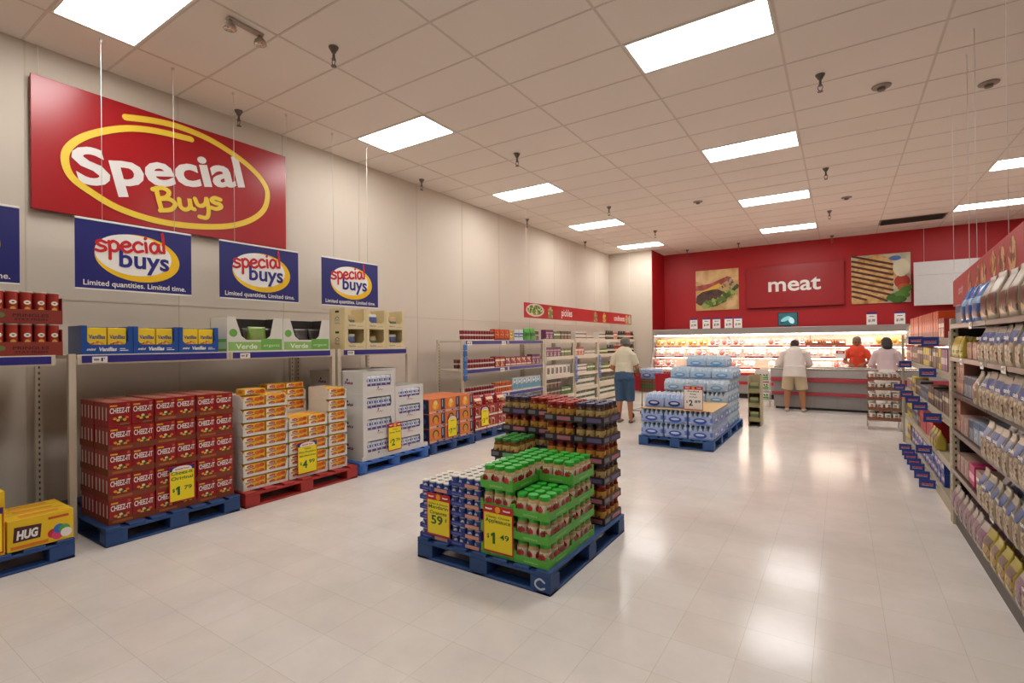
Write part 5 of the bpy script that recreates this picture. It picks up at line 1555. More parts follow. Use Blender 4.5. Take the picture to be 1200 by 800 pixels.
kind('tbg', 'snack_bag', 'bag', 'tall cream bag with brown pictures', bag(.19, .11, .27, '94836a', accent='5a3226', acc_z=(.3, .55), pic=picmat(['7a4a34', 'b89060', '4a2a1e'], 25), top='gusset'), .2, .12)
def bottle(r, h, col, cap):
    return MB().lathe([(.001, 0), (r, 0), (r, h * .3), (r, h * .5), (r, h * .6), (r * .4, h * .8), (r * .38, h * .92), (r * .4, h * .92), (r * .4, h), (.001, h)], [mat(col, .2), mat(col, .2), mat('d8ccb0', .4), mat(col, .2), mat(col, .2), mat(col, .2), mat(cap, .3), mat(cap, .3), mat(cap, .3)], 10)
kind('rbot', 'sauce_bottle', 'bottle', 'red sauce bottle', bottle(.035, .22, 'a82a20', 'e0d8cc'), .08, .075)
kind('kbot', 'sauce_bottle', 'bottle', 'dark sauce bottle', bottle(.03, .23, '2a1612', '1a1a1a'), .07, .07)
kind('pjar', 'pickle_jar', 'jar', 'green pickle jar', MB().lathe([(.001, 0), (.042, 0), (.044, .01), (.044, .05), (.044, .1), (.036, .125), (.038, .126), (.038, .145), (.001, .145)], [mat('5c6a2c', .2)] * 3 + [mat('d8d0a8', .4), mat('5c6a2c', .2)] + [mat('3a7a3a', .3)] * 3, 12), .095, .09)
K('tube', 'book', 'book', 'slim mixed pack', .05, .14, .2, '6a4a3a', band=('d8c8a8', .6, .8))
K('slimy', 'slim_carton', 'carton', 'slim yellow carton', .05, .14, .2, 'c8b02c', band=('4a3a6a', .3, .6))
K('slimk', 'slim_carton', 'carton', 'slim brown carton', .05, .14, .2, '4a3024', band=('b89a6a', .3, .6))
K('slimp', 'slim_carton', 'carton', 'slim pink carton', .05, .14, .2, '94607c', band=('e0d0d0', .3, .6))
K('bluebin', 'blue_carton', 'carton', 'low blue carton', .2, .25, .12, '223c86', band=('c8c8d0', .4, .7), pic=picmat(['3a5aa0', 'c05a3a', 'd8d8e0'], 35), picbox=(.1, .4, .2, .8))
K('redbox', 'red_display_box', 'carton', 'bright red box', .26, .25, .22, 'a8141e', band=('d8402c', .7, .85))
def fill(xf, y0, y1, z, seq, shelf, side='left', rows=1, group=None, jit=.006, maxh=None):
    """items along a shelf. side 'left': shelf faces +X; 'right': shelf faces -X, first item is at the camera's far end"""
    y = y0; i = 0; cnt = {}
    sgn = 1 if y1 > y0 else -1
    for key, n, lv in seq:
        pr, desc, w_, d = PR[key]
        for k in range(n):
            if abs(y - y0) + w_ > abs(y1 - y0) + .001: return
            for tier in range(lv):
                for r in range(rows):
                    rr = d * 1.04 * r
                    h_ = max(v.co.z for v in pr.parts[0][1].vertices)
                    if side == 'left': loc = (xf - .01 - rr - random.uniform(0, jit), y + sgn * w_ / 2, z + .0006 + tier * (h_ + .0008)); rz = PI / 2
                    else: loc = (xf + .012 + rr + random.uniform(0, jit), y + sgn * w_ / 2, z + .0006 + tier * (h_ + .0008)); rz = -PI / 2
                    c_ = cnt[key, tier, r] = cnt.get((key, tier, r), 0) + 1
                    l = '%s, %s, %s along' % (desc, shelf, ORD[c_ - 1] if c_ <= 20 else '%dth' % c_)
                    if lv > 1: l += ', ' + ('bottom' if tier == 0 else 'top' if tier == lv - 1 else 'middle') + ' layer'
                    if rows > 1: l += ', ' + ('front', 'behind')[min(r, 1)]
                    w16 = l.split()
                    bg_ = 'bag' in key or key in ('cbag', 'cbagr', 'ylb', 'pwb', 'blb', 'tbg')
                    spawn(pr, loc, rz + (random.uniform(-.09, .09) if bg_ else random.uniform(-.015, .015)), ' '.join(w16[:16]), group, scale=((.92, 1, random.uniform(.92, 1.0)) if bg_ else None))
            y += sgn * (w_ + .006)
        y += sgn * .012

# ------------------------------------------------------------------ wall shelves towards the meat case
rack('long cream wall rack of cups and cartons after the orange boxes', 3.17, 5.86, -.35, .17, [.6, 1.07, 1.55], 1.55, joints=(4.5,), strips=(0, 1, 2))
rack('cream wall rack of purple and black cartons', 5.88, 7.25, -.35, .17, [.35, .8, 1.2, 1.57], 1.57)
rack('cream wall rack of white trays left of the woman shopper', 7.27, 8.60, -.35, .17, [.12, .45, .8, 1.2, 1.57], 1.57)
rack('cream wall rack of bottles behind the woman shopper', 8.62, 11.3, -.35, .17, [.12, .45, .8, 1.2, 1.57], 1.57, joints=(9.95,))
G1 = 'packs on the long wall rack'
fill(.18, 3.24, 5.8, 1.5505, [('cup', 6, 2), ('obox', 3, 1), ('ybox', 1, 1), ('bwbox', 2, 1), ('gbg', 2, 1), ('kbox', 2, 1)], 'top of the long wall rack')
fill(.18, 3.24, 5.8, 1.0705, [('cup', 6, 2), ('rbox', 2, 1), ('mbox', 5, 1), ('pbox', 2, 1)], 'middle shelf of the long rack')
fill(.05, 3.24, 4.2, 1.0705 - .0, [('cupb', 5, 2)], 'middle shelf behind the cups')
fill(.18, 3.24, 5.8, .6005, [('cup', 6, 2), ('ocup', 4, 2), ('bwbox2', 6, 1)], 'low shelf of the long rack')
fill(.18, 5.97, 7.2, 1.5705, [('pbox', 2, 1), ('gbox', 2, 1), ('kbox', 3, 1)], 'top of the purple carton rack')
fill(.18, 5.97, 7.2, 1.2005, [('pbox', 4, 1), ('gbox', 3, 1)], 'upper shelf of the purple carton rack')
fill(.18, 5.97, 7.2, .8005, [('wkbox', 6, 1)], 'middle shelf of the purple carton rack')
fill(.18, 5.97, 7.2, .3505, [('kbox', 4, 2), ('gbox', 3, 1)], 'low shelf of the purple carton rack')
fill(.18, 7.36, 8.55, 1.5705, [('wbox', 3, 2), ('wbox', 2, 1)], 'top of the white tray rack')
fill(.18, 7.36, 8.55, 1.2005, [('rbox', 3, 1), ('wbox', 3, 1)], 'upper shelf of the white tray rack')
fill(.18, 7.36, 8.55, .8005, [('wbox', 3, 2), ('gbox', 3, 1)], 'middle shelf of the white tray rack')
fill(.18, 7.36, 8.55, .4505, [('gwtray', 4, 2)], 'lower shelf of the white tray rack')
fill(.18, 7.36, 8.55, .1205, [('gwtray', 4, 2)], 'bottom shelf of the white tray rack')
fill(.18, 8.71, 11.25, 1.5705, [('wbox', 2, 2), ('kbot', 7, 1), ('rbox', 2, 1), ('kbot', 8, 1), ('rbot', 4, 1), ('kbot', 4, 1)], 'top of the bottle rack')
fill(.18, 8.71, 11.25, 1.2005, [('pjar', 5, 1), ('kbot', 6, 1), ('rbot', 14, 1), ('kbot', 5, 1)], 'upper shelf of the bottle rack')
fill(.18, 8.71, 11.25, .8005, [('pjar', 6, 1), ('rbot', 9, 1), ('pjar', 8, 1)], 'middle shelf of the bottle rack')
fill(.18, 8.71, 11.25, .4505, [('gwtray', 9, 1)], 'lower shelf of the bottle rack')
fill(.18, 8.71, 11.25, .1205, [('gwtray', 9, 2)], 'bottom shelf of the bottle rack')
# blue clip strips hanging on the rack posts
for y, z1, l in ((3.19, 1.5, 'first'), (7.26, 1.2, 'second'), (8.61, 1.2, 'third')):
    t = empty('clip_strip', 'blue hanging strip of small packets on the wall rack posts, %s from the left' % l, 'clip strip', (.225, y, z1 - .62))
    mb = MB(); mb.cbox(0, .004, -.015, .015, 0, .6, mat('2d5f9c', .4), .001); mb.build('strip', t)
    for k in range(6):
        mb = MB(); mb.cbox(.0045, .022, -.05, .05, .02 + k * .098, .11 + k * .098, mat(('2f62a8', '3d79bc')[k % 2], .3, noise=.15, scale=20), .008); mb.build('packet', t)
for k, (y, z) in enumerate(((3.35, 1.5), (4.35, 1.5), (4.3, 1.02), (4.35, .545), (9.2, 1.5))):
    tk(.2065 if k < 4 else .2065, y, z - .03, PI / 2, 'white price ticket on the wall racks, %s' % ('first on the top shelf', 'second on the top shelf', 'on the middle shelf', 'on the low shelf', 'on the bottle rack')[k], sc=1.3)

# ------------------------------------------------------------------ right hand gondola, near run with dark shelves
dkm = mat('3c302a', .45, .2); lip = mat('5e463a', .3, .5); lcr = mat('b0a48e', .5)
XL = 6.05
def gondola_near():
    t = empty('gondola_shelving', 'dark brown gondola shelving of bags and boxes at the right edge', 'shelving', (XL, 2.22, 0))
    L = 4.88
    mb = MB(); mb.box(.44, .47, -L, 0, 0, 1.62, mat('3e2f2a', .6)); mb.build('back_panel', t)
    for z in (.15, .45, .77, 1.07, 1.35, 1.61):
        for s_ in range(4):
            mb = MB(); y1 = -s_ * 1.22 - .004 - (.045 if s_ == 0 else 0); y0 = -(s_ + 1) * 1.22 + .004
            mb.box(.012, .44, y0, y1, z - .022, z - .001, dkm); sh = mb.build('shelf', t)
            mb = MB(); mb.cbox(0, .012, y0, y1, z - .032, z + .004, lip, .003); mb.build('shelf_lip', sh)
    mb = MB(); mb.box(.02, .44, -L, -.045, 0, .126, mat('4b423c', .5)); mb.build('kick_plate', t)
    mb = MB(); mb.box(.051, .399, -.03, -.012, 0, 1.58, mat('3e2f2a', .6)); mb.build('end_panel', t)  # dark sheet added to block the case tubes and darken the shelf gap
    mb = MB(); mb.cbox(0.0, .05, -.042, 0, 0, 1.66, lcr, .004)
    k = .15
    while k < 1.6: mb.box(.018, .032, -.0425, -.0421, k, k + .02, dkm); mb.box(-.0006, 0, -.027, -.015, k, k + .02, dkm); k += .05
    mb.build('post', t)
    mb = MB(); mb.cbox(.4, .44, -.042, 0, 0, 1.62, lcr, .004); mb.build('post', t)
gondola_near()
NS = {'base': .15, 'second': .45, 'third': .77, 'fourth': 1.07, 'fifth': 1.35, 'top': 1.61}
def near(sh, seq, rows=2, y0=2.16, y1=-1.0): fill(XL + .012, y0, y1, NS[sh], seq, 'near gondola %s shelf' % sh, 'right', rows=rows)
near('base', [('pwb', 7, 1), ('ylb', 4, 1), ('pwb', 1, 1), ('cbag', 12, 1)])
near('second', [('pinkb', 3, 1), ('mag', 2, 1), ('pinkb', 2, 1), ('cbag', 10, 1)])
near('third', [('salmon', 1, 2), ('pinkb', 2, 1), ('greyb', 1, 1), ('blueb', 3, 1), ('cbag', 10, 1)])
near('fourth', [('salmon', 2, 2), ('greyb', 4, 1), ('cbagr', 1, 1), ('cbag', 9, 1)])
near('fifth', [('ybag', 3, 1), ('salmon', 2, 1), ('blk', 3, 1), ('cbag', 9, 1)])
near('top', [('greyb', 4, 1), ('blb', 3, 1), ('tbg', 9, 1)])
fill(XL + .29, 2.16, 1.3, 1.61, [('bpanel', 2, 1)], 'behind the grey cartons on the near gondola top', 'right')
for k, (y, z, l) in enumerate(((1.42, 1.61, 'top shelf'), (1.75, 1.35, 'fifth shelf, left'), (1.1, 1.35, 'fifth shelf, middle'), (.6, 1.35, 'fifth shelf, right'), (.9, .45, 'second shelf'))):
    tk(XL - .002, y, z - .045, -PI / 2, 'white price ticket on the near right gondola, ' + l, sc=.9)

# far run, beige with blue tags
XF = 6.08
t = empty('gondola_shelving', 'beige gondola shelving with blue tags beyond the dark gondola', 'shelving', (XF, 6.1, 0))
L = 3.84; bg = mat('a89c84', .5); bgl = mat('a89c84', .45)
mb = MB(); mb.box(.5, .53, -L, 0, 0, 1.55, mat('8a7e68', .6)); mb.build('back_panel', t)
FS = {'bottom': .1, 'second': .42, 'middle': .8, 'upper': 1.2, 'top': 1.5}
for z in FS.values():
    for s_ in range(2):
        y1 = -s_ * 1.92 - .003; y0 = -(s_ + 1) * 1.92 + .003
        mb = MB(); mb.box(.012, .5, y0, y1, z - .03, z - .001, bg); sh = mb.build('shelf', t)
        mb = MB(); mb.cbox(0, .012, y0, y1, z - .06, z + .004, bgl, .003); mb.build('shelf_lip', sh)
mb = MB(); mb.box(.0, .5, -L, -.003, 0, .039, bg); mb.build('kick_plate', t)
for y in (-L, -.02):
    mb = MB(); mb.cbox(-.03, -.001, y - .015, y + .015, 0, 1.56, lcr, .003); mb.build('post', t)
def far(sh, seq, rows=1, y0=6.05, y1=2.3, dx=.012, dz=0): fill(XF + dx, y0, y1, FS[sh] + dz, seq, 'far gondola %s shelf' % sh, 'right', rows=rows)
far('top', [('kbox', 2, 1), ('ybox', 1, 1), ('obox2', 14, 1), ('rbox', 2, 1)])
far('upper', [('rbox', 3, 1), ('slimp', 3, 1), ('slimk', 10, 1), ('tube', 9, 1), ('slimy', 8, 1), ('slimk', 4, 1), ('tube', 6, 1), ('slimy', 3, 1), ('slimp', 6, 1)])
far('middle', [('pinkb', 4, 1), ('slimy', 6, 1), ('kbox', 3, 1), ('greyb', 5, 1), ('slimk', 7, 1), ('kbox', 3, 1), ('tube', 8, 1)])
far('second', [('slimy', 10, 1), ('greyb', 4, 1), ('slimk', 5, 1), ('redbox', 4, 1), ('ylb', 3, 1)])
far('bottom', [('slimy', 6, 1), ('slimk', 4, 1), ('bluebin', 12, 2)])
fl = MB(); fl.cbox(-.065, .065, -.0015, 0, 0, .085, mat('27408e', .4), .001); fl.M = T(0, -.0018, 0) @ FNY
fl.text('special', 0, .036, .02, mat('e06a4a', .4), .0006, bold=.03, w_=.09); fl.box(-.045, .045, .026, .029, 0, .0006, wht); fl.M = Matrix.Identity(4)
fc = MB(); fc.cbox(.055, .082, 0, .012, .03, .05, STEEL, .002)
flg = Proto('shelf_tag', 'shelf tag', [('card', fl, None), ('clip', fc, None)])
for k, (y, z, l) in enumerate(((3.97, 1.47, 'top shelf, left'), (2.9, 1.46, 'top shelf, right'), (5.07, 1.16, 'upper shelf, left'), (3.08, 1.16, 'upper shelf, right'), (5.9, .80, 'middle shelf, first'), (4.92, .79, 'middle shelf, second'), (4.3, .78, 'middle shelf, third'), (3.7, .77, 'middle shelf, fourth'),
                    (2.81, .76, 'middle shelf, fifth'), (3.42, .36, 'second shelf'))):
    spawn(flg, (XF - .075, y, z - .03), 0, 'blue shelf tag on the far right gondola, ' + l, 'blue shelf tags')
for k, y in enumerate((5.21, 4.84, 4.58, 4.27, 3.98, 3.59, 3.2)):
    spawn(flg, (XF - .075, y, .03), 0, 'blue tag near the floor on the far right gondola, %s from the far end' % ORD[k], 'blue shelf tags')
# ------------------------------------------------------------------ people
def skinmesh(blobs, voxel, mats_, smooth=2):
    """blobs: closed primitives fused into one continuous surface (remeshed)"""
    bm = bmesh.new()
    for kind_, *a in blobs:
        if kind_ == 'e':            # ellipsoid centre, radii, rotation
            c, r, rot = a
            M = Matrix.Translation(c) @ (rot.to_4x4() if rot else Matrix.Identity(4)) @ Matrix.Diagonal((*r, 1))
            bmesh.ops.create_icosphere(bm, subdivisions=3, radius=1, matrix=M)
        else:                       # tapered limb p0 r0 p1 r1 (+ flatness), optional open flat ends
            p0, r0_, p1, r1_, fl_, cap = a
            p0, p1 = Vector(p0), Vector(p1)
            d = p1 - p0; L_ = d.length
            q = d.to_track_quat('Z', 'Y').to_matrix().to_4x4()
            n = 20; rings = []
            S_ = [(-r0_, .0)] if False else []
            prof = []
            if cap:
                for k in range(4): a_ = PI / 2 * (1 - k / 4); prof.append((-math.sin(a_) * r0_, math.cos(a_) * r0_ + 1e-4))
            for k in range(5): t_ = k / 4; prof.append((L_ * t_, r0_ + (r1_ - r0_) * t_))
            if cap:
                for k in range(1, 5): a_ = PI / 2 * k / 4; prof.append((L_ + math.sin(a_) * r1_, math.cos(a_) * r1_ + 1e-4))
            vv = []
            for z, r in prof:
                ring = []
                for k in range(n):
                    a_ = 2 * PI * k / n
                    ring.append(bm.verts.new(Matrix.Translation(p0) @ q @ Vector((r * math.cos(a_), r * fl_ * math.sin(a_), z))))
                vv.append(ring)
            for i in range(len(vv) - 1):
                for k in range(n):
                    bm.faces.new((vv[i][k], vv[i][(k + 1) % n], vv[i + 1][(k + 1) % n], vv[i + 1][k]))
            bm.faces.new(list(reversed(vv[0]))); bm.faces.new(vv[-1])
    me = bpy.data.meshes.new('tmp'); bm.to_mesh(me); bm.free()
    ob = bpy.data.objects.new('tmp', me); COL.objects.link(ob)
    md = ob.modifiers.new('r', 'REMESH'); md.mode = 'VOXEL'; md.voxel_size = voxel; md.use_smooth_shade = True
    sm = ob.modifiers.new('s', 'SMOOTH'); sm.iterations = smooth; sm.factor = .5
    dg = bpy.context.evaluated_depsgraph_get()
    out = bpy.data.meshes.new_from_object(ob.evaluated_get(dg))
    bpy.data.objects.remove(ob); bpy.data.meshes.remove(me)
    out.materials.clear()
    for m_ in mats_: out.materials.append(m_)
    for p in out.polygons: p.use_smooth = True
    return out
def L_(p0, r0_, p1, r1_, fl_=1.0, cap=True): return ('l', p0, r0_, p1, r1_, fl_, cap)
def E_(c, r, rot=None): return ('e', c, r, rot)
def hand(wr, elbow, side, thumb_dir, curl=.5, grip_dir=None, s_=1.0):
    """palm, four bent fingers of unequal length and a thumb from the side of the palm"""
    wr = Vector(wr); d = (wr - Vector(elbow)).normalized()
    th = Vector(thumb_dir); th = (th - d * th.dot(d)).normalized()
    nrm = d.cross(th).normalized() * side
    g = Vector(grip_dir) if grip_dir else nrm
    B = []
    pc_ = wr + d * .045 * s_
    rot = Matrix((th, nrm, d)).transposed()
    B.append(E_(tuple(pc_), (.042 * s_, .016 * s_, .052 * s_), rot))
    for k, ln in enumerate((.072, .08, .075, .058)):
        b0 = wr + d * .085 * s_ + th * (.028 - .019 * k) * s_
        d1 = (d * math.cos(curl * .5) + nrm * math.sin(curl * .5)).normalized(); d2 = (d * math.cos(curl * 1.5) + nrm * math.sin(curl * 1.5)).normalized(); d3 = (d * math.cos(curl * 2.4) + nrm * math.sin(curl * 2.4)).normalized()
        p1 = b0 + d1 * ln * .45 * s_; p2 = p1 + d2 * ln * .32 * s_; p3 = p2 + d3 * ln * .25 * s_
        B += [L_(b0, .0095 * s_, p1, .0088 * s_), L_(p1, .0088 * s_, p2, .008 * s_), L_(p2, .008 * s_, p3, .007 * s_)]
    t0 = wr + d * .03 * s_ + th * .03 * s_; t1 = t0 + (th * .7 + d * .6 + nrm * .3).normalized() * .038 * s_; t2 = t1 + (d * .9 + th * .15 + nrm * .4).normalized() * .03 * s_
    B += [L_(t0, .013 * s_, t1, .0105 * s_), L_(t1, .0105 * s_, t2, .0085 * s_)]
    return B
def head(c, yaw, pitch=0, s_=1.0, roll=0):
    """head blobs and a frame; local: +y is the face direction, +z up"""
    R = Matrix.Rotation(yaw, 3, 'Z') @ Matrix.Rotation(pitch, 3, 'X') @ Matrix.Rotation(roll, 3, 'Y')
    c = Vector(c)
    def P(x, y, z): return tuple(c + R @ (Vector((x, y, z)) * s_))
    B = [E_(P(0, -.01, .035), (.074 * s_, .092 * s_, .085 * s_), R), E_(P(0, .022, -.035), (.057 * s_, .062 * s_, .075 * s_), R), E_(P(0, .05, -.085), (.03 * s_, .026 * s_, .022 * s_), R),
         L_(P(0, .088, .018), .009 * s_, P(0, .108, -.022), .013 * s_), E_(P(0, .1, -.028), (.017 * s_, .012 * s_, .009 * s_), R),
         E_(P(0, .078, -.055), (.024 * s_, .012 * s_, .007 * s_), R), E_(P(0, .074, -.064), (.02 * s_, .012 * s_, .006 * s_), R),
         E_(P(-.078, -.005, -.012), (.009 * s_, .019 * s_, .03 * s_), R), E_(P(.078, -.005, -.012), (.009 * s_, .019 * s_, .03 * s_), R),
         L_(P(-.04, .08, .034), .008 * s_, P(.04, .08, .034), .008 * s_)]
    return B, P, R
def person(name, label, loc, rz, skin, parts):
    t = empty(name, label, 'person', loc, rz)
    for pn, blobs, vox, m_, sm in parts:
        o = bpy.data.objects.new(pn, skinmesh(blobs, vox, [m_], sm)); COL.objects.link(o); o.parent = t
    return t
def eyes(P, R, s_=1.0):
    mb = MB()
    for x in (-.03, .03):
        c = Vector(P(x, .079, .008))
        mb.M = Matrix.Translation(c) @ R.to_4x4()
        mb.lathe([(.001, -.007), (.007, -.005), (.010, 0), (.007, .005), (.001, .007)], mat('3a2a22', .2), 8)
    return mb
sk1 = mat('b07a5c', .55, noise=.06); sk2 = mat('a8704f', .55, noise=.06); sk3 = mat('8a5238', .5, noise=.06)

# --- woman with the cart: back towards the camera, looking left. local +y = facing direction
def shoe(x, y, yaw=0, m_=None, s_=1.0, z=0):
    R = Matrix.Rotation(yaw, 3, 'Z'); c = Vector((x, y, z))
    def P(a, b_, c_): return tuple(c + R @ Vector((a, b_, c_)) * s_)
    return [L_(P(0, -.05, .035), .034 * s_, P(0, .1, .03), .036 * s_), E_(P(0, .14, .026), (.042 * s_, .06 * s_, .024 * s_), R), L_(P(0, -.05, .04), .03 * s_, P(0, -.04, .09), .03 * s_)]
hb, HP, HR = head((0, .06, 1.455), .9, -.3)
legs = [L_((-.085, 0, .86), .095, (-.09, .02, .47), .062), L_((-.09, .02, .47), .062, (-.095, .0, .36), .056), L_((-.095, .0, .36), .056, (-.1, -.02, .09), .034),
        L_((.085, 0, .86), .095, (.09, .03, .47), .062), L_((.09, .03, .47), .062, (.1, .01, .36), .056), L_((.1, .01, .36), .056, (.11, -.01, .09), .034)]
elL, wrL, elR, wrR = (-.235, .02, 1.02), (-.19, .20, .93), (.235, .03, 1.02), (.2, .21, .95)
body = hb + legs + [L_((0, 0, .88), .13, (0, .0, 1.1), .115, .8), L_((0, 0, 1.1), .115, (0, .01, 1.27), .13, .8), L_((0, .02, 1.28), .055, (0, .05, 1.4), .048),
        L_((-.15, .01, 1.26), .05, elL, .04), L_(elL, .038, wrL, .026), L_((.15, .01, 1.26), .05, elR, .04), L_(elR, .038, wrR, .026),
        L_((-.1, -.05, .045), .028, (-.1, .1, .03), .03), E_((-.1, .14, .026), (.036, .05, .02)), L_((.11, -.04, .045), .028, (.11, .11, .03), .03), E_((.11, .15, .026), (.036, .05, .02))]
body += hand(wrL, elL, 1, (1, 0, .2), .8) + hand(wrR, elR, -1, (-1, 0, .2), .8)
shirt = [L_((0, -.005, .93), .175, (0, 0, 1.1), .155, .78, False), L_((0, 0, 1.08), .155, (0, .01, 1.26), .165, .72), E_((-.1, .01, 1.27), (.09, .085, .065)), E_((.1, .01, 1.27), (.09, .085, .065)),
         E_((0, .015, 1.31), (.085, .075, .045)), L_((-.15, .01, 1.26), .07, (-.225, .015, 1.07), .062, 1, False), L_((.15, .01, 1.26), .07, (.225, .02, 1.07), .062, 1, False)]
pants = [L_((0, -.01, .80), .187, (0, -.005, .97), .16, .82, False), E_((-.07, -.045, .84), (.1, .095, .1)), E_((.07, -.045, .84), (.1, .095, .1)),
         L_((-.082, -.005, .84), .115, (-.09, .02, .40), .084, 1, False), L_((.082, -.005, .84), .115, (.095, .03, .40), .084, 1, False)]
hair = [E_(HP(0, -.022, .045), (.088, .1, .088), HR), E_(HP(0, -.05, .0), (.082, .07, .075), HR)]
W = person('person', 'person in cream T-shirt and blue cropped trousers standing behind a red shopping cart', (1.93, 5.80, 0), 0.12, sk2,
           [('body', body, .0075, sk2, 2), ('shirt', shirt, .01, mat('d8cfb4', .8, noise=.05, bump=.2), 4), ('trousers', pants, .01, mat('3c5673', .8, noise=.08, scale=30), 3), ('hair', hair, .009, mat('6a665f', .7, noise=.3, scale=60, bump=.6), 1)])
mb = eyes(HP, HR); mb.build('eyes', W)
mb = None
o = bpy.data.objects.new('sandals', skinmesh(shoe(-.1, 0, 0, s_=1.08)[:2] + shoe(.11, .01, 0, s_=1.08)[:2], .008, [mat('6a584a', .6)], 2)); COL.objects.link(o); o.parent = W; o.scale = (1, 1, .62)

# --- man leaning over the counter, back to the camera
hb, HP, HR = head((0, .17, 1.375), 0, -.65)
legs = [L_((-.1, -.02, .84), .1, (-.13, .02, .47), .066), L_((-.13, .02, .47), .062, (-.135, .0, .36), .06), L_((-.135, .0, .36), .06, (-.14, -.03, .09), .038),
        L_((.1, -.02, .84), .1, (.13, .02, .47), .066), L_((.13, .02, .47), .062, (.14, .0, .36), .06), L_((.14, .0, .36), .06, (.15, -.03, .09), .038)]
elL, wrL, elR, wrR = (-.275, .1, 1.0), (-.19, .25, .93), (.275, .1, 1.0), (.19, .25, .93)
body = hb + legs + [L_((0, -.01, .88), .14, (0, .03, 1.06), .13, .8), L_((0, .03, 1.06), .13, (0, .08, 1.22), .14, .8), L_((0, .1, 1.23), .06, (0, .15, 1.32), .055),
        L_((-.2, .08, 1.2), .055, elL, .045), L_(elL, .042, wrL, .03), L_((.2, .08, 1.2), .055, elR, .045), L_(elR, .042, wrR, .03),
        L_((-.14, -.05, .04), .028, (-.15, .1, .03), .03), L_((.15, -.05, .04), .028, (.17, .1, .03), .03)]
body += hand(wrL, elL, 1, (1, .3, .1), .4) + hand(wrR, elR, -1, (-1, .3, .1), .4)
shirt = [L_((0, -.03, .73), .222, (0, -.01, .95), .2, .84, False), L_((0, -.005, .93), .2, (0, .07, 1.19), .19, .74), E_((-.13, .08, 1.22), (.115, .1, .075)), E_((.13, .08, 1.22), (.115, .1, .075)), E_((0, .1, 1.265), (.1, .08, .05)),
         L_((-.2, .08, 1.2), .075, elL, .06), L_(elL, .06, (-.205, .225, .945), .045, 1, False), L_((.2, .08, 1.2), .075, elR, .06), L_(elR, .06, (.205, .225, .945), .045, 1, False)]
shorts = [L_((0, -.015, .74), .2, (0, -.01, .95), .18, .82, False), E_((-.07, -.045, .78), (.11, .1, .09)), E_((.07, -.045, .78), (.11, .1, .09)),
          L_((-.09, -.015, .82), .125, (-.135, .015, .47), .112, 1, False), L_((.09, -.015, .82), .125, (.135, .015, .47), .112, 1, False)]
hair = [E_(HP(0, -.022, .045), (.084, .098, .084), HR), E_(HP(0, -.05, .01), (.078, .06, .06), HR)]
M_ = person('person', 'person in white long-sleeved shirt and khaki shorts leaning over the service counter', (4.49, 8.88, 0), 0, sk2,
           [('body', body, .0075, sk2, 2), ('shirt', shirt, .01, mat('d6ccc4', .8, noise=.05, bump=.3, scale=8), 3), ('shorts', shorts, .01, mat('bcab8c', .8, noise=.06), 3), ('hair', hair, .009, mat('3a2c24', .8, noise=.3, scale=60, bump=.5), 1)])
eyes(HP, HR).build('eyes', M_)
sh_ = bpy.data.objects.new('shoes', skinmesh(shoe(-.14, -.02, .1, s_=1.12)[:2] + shoe(.155, -.02, -.1, s_=1.12)[:2], .008, [mat('a89a88', .6)], 2)); COL.objects.link(sh_); sh_.parent = M_

# --- clerk in orange facing the camera behind the counter
hb, HP, HR = head((0, .035, 1.43), .12, -.12)
elL, wrL, elR, wrR = (-.235, .05, 1.0), (-.13, .22, .95), (.235, .05, 1.0), (.13, .22, .95)
body = hb + [L_((-.09, 0, .86), .1, (-.09, .01, .47), .062), L_((-.09, .01, .47), .06, (-.09, -.01, .09), .036), L_((.09, 0, .86), .1, (.09, .01, .47), .062), L_((.09, .01, .47), .06, (.09, -.01, .09), .036),
        L_((0, 0, .88), .13, (0, .0, 1.1), .12, .8), L_((0, 0, 1.1), .12, (0, .01, 1.25), .135, .8), L_((0, .015, 1.25), .055, (0, .03, 1.36), .048),
        L_((-.16, .01, 1.24), .05, elL, .041), L_(elL, .038, wrL, .027), L_((.16, .01, 1.24), .05, elR, .041), L_(elR, .038, wrR, .027),
        L_((-.09, -.05, .04), .028, (-.09, .1, .03), .03), L_((.09, -.05, .04), .028, (.09, .1, .03), .03)]
body += hand(wrL, elL, 1, (1, 0, .3), .6) + hand(wrR, elR, -1, (-1, 0, .3), .6)
shirt = [L_((0, 0, .86), .165, (0, 0, 1.08), .152, .8, False), L_((0, 0, 1.06), .152, (0, .01, 1.24), .168, .74), E_((-.1, .01, 1.25), (.1, .085, .06)), E_((.1, .01, 1.25), (.1, .085, .06)),
         E_((-.07, .09, 1.16), (.06, .045, .055)), E_((.07, .09, 1.16), (.06, .045, .055)),
         L_((-.16, .01, 1.24), .07, (-.225, .03, 1.07), .06, 1, False), L_((.16, .01, 1.24), .07, (.225, .03, 1.07), .06, 1, False)]
trs = [L_((0, -.01, .8), .155, (0, 0, .9), .15, .82, False), L_((-.09, 0, .84), .115, (-.09, 0, .1), .07, 1, False), L_((.09, 0, .84), .115, (.09, 0, .1), .07, 1, False)]
hair = [E_(HP(0, -.018, .056), (.086, .096, .082), HR), E_(HP(0, -.05, .0), (.086, .06, .07), HR)]
Cc = person('person', 'person in bright orange shirt facing the camera behind the service counter', (5.62, 10.62, 0), PI - .1, sk3,
           [('body', body, .0075, sk3, 2), ('shirt', shirt, .01, mat('e0482a', .75, noise=.05, bump=.2), 4), ('trousers', trs, .012, mat('2a2a32', .8), 2), ('hair', hair, .009, mat('7a6a5c', .8, noise=.3, scale=60, bump=.5), 1)])
eyes(HP, HR).build('eyes', Cc)

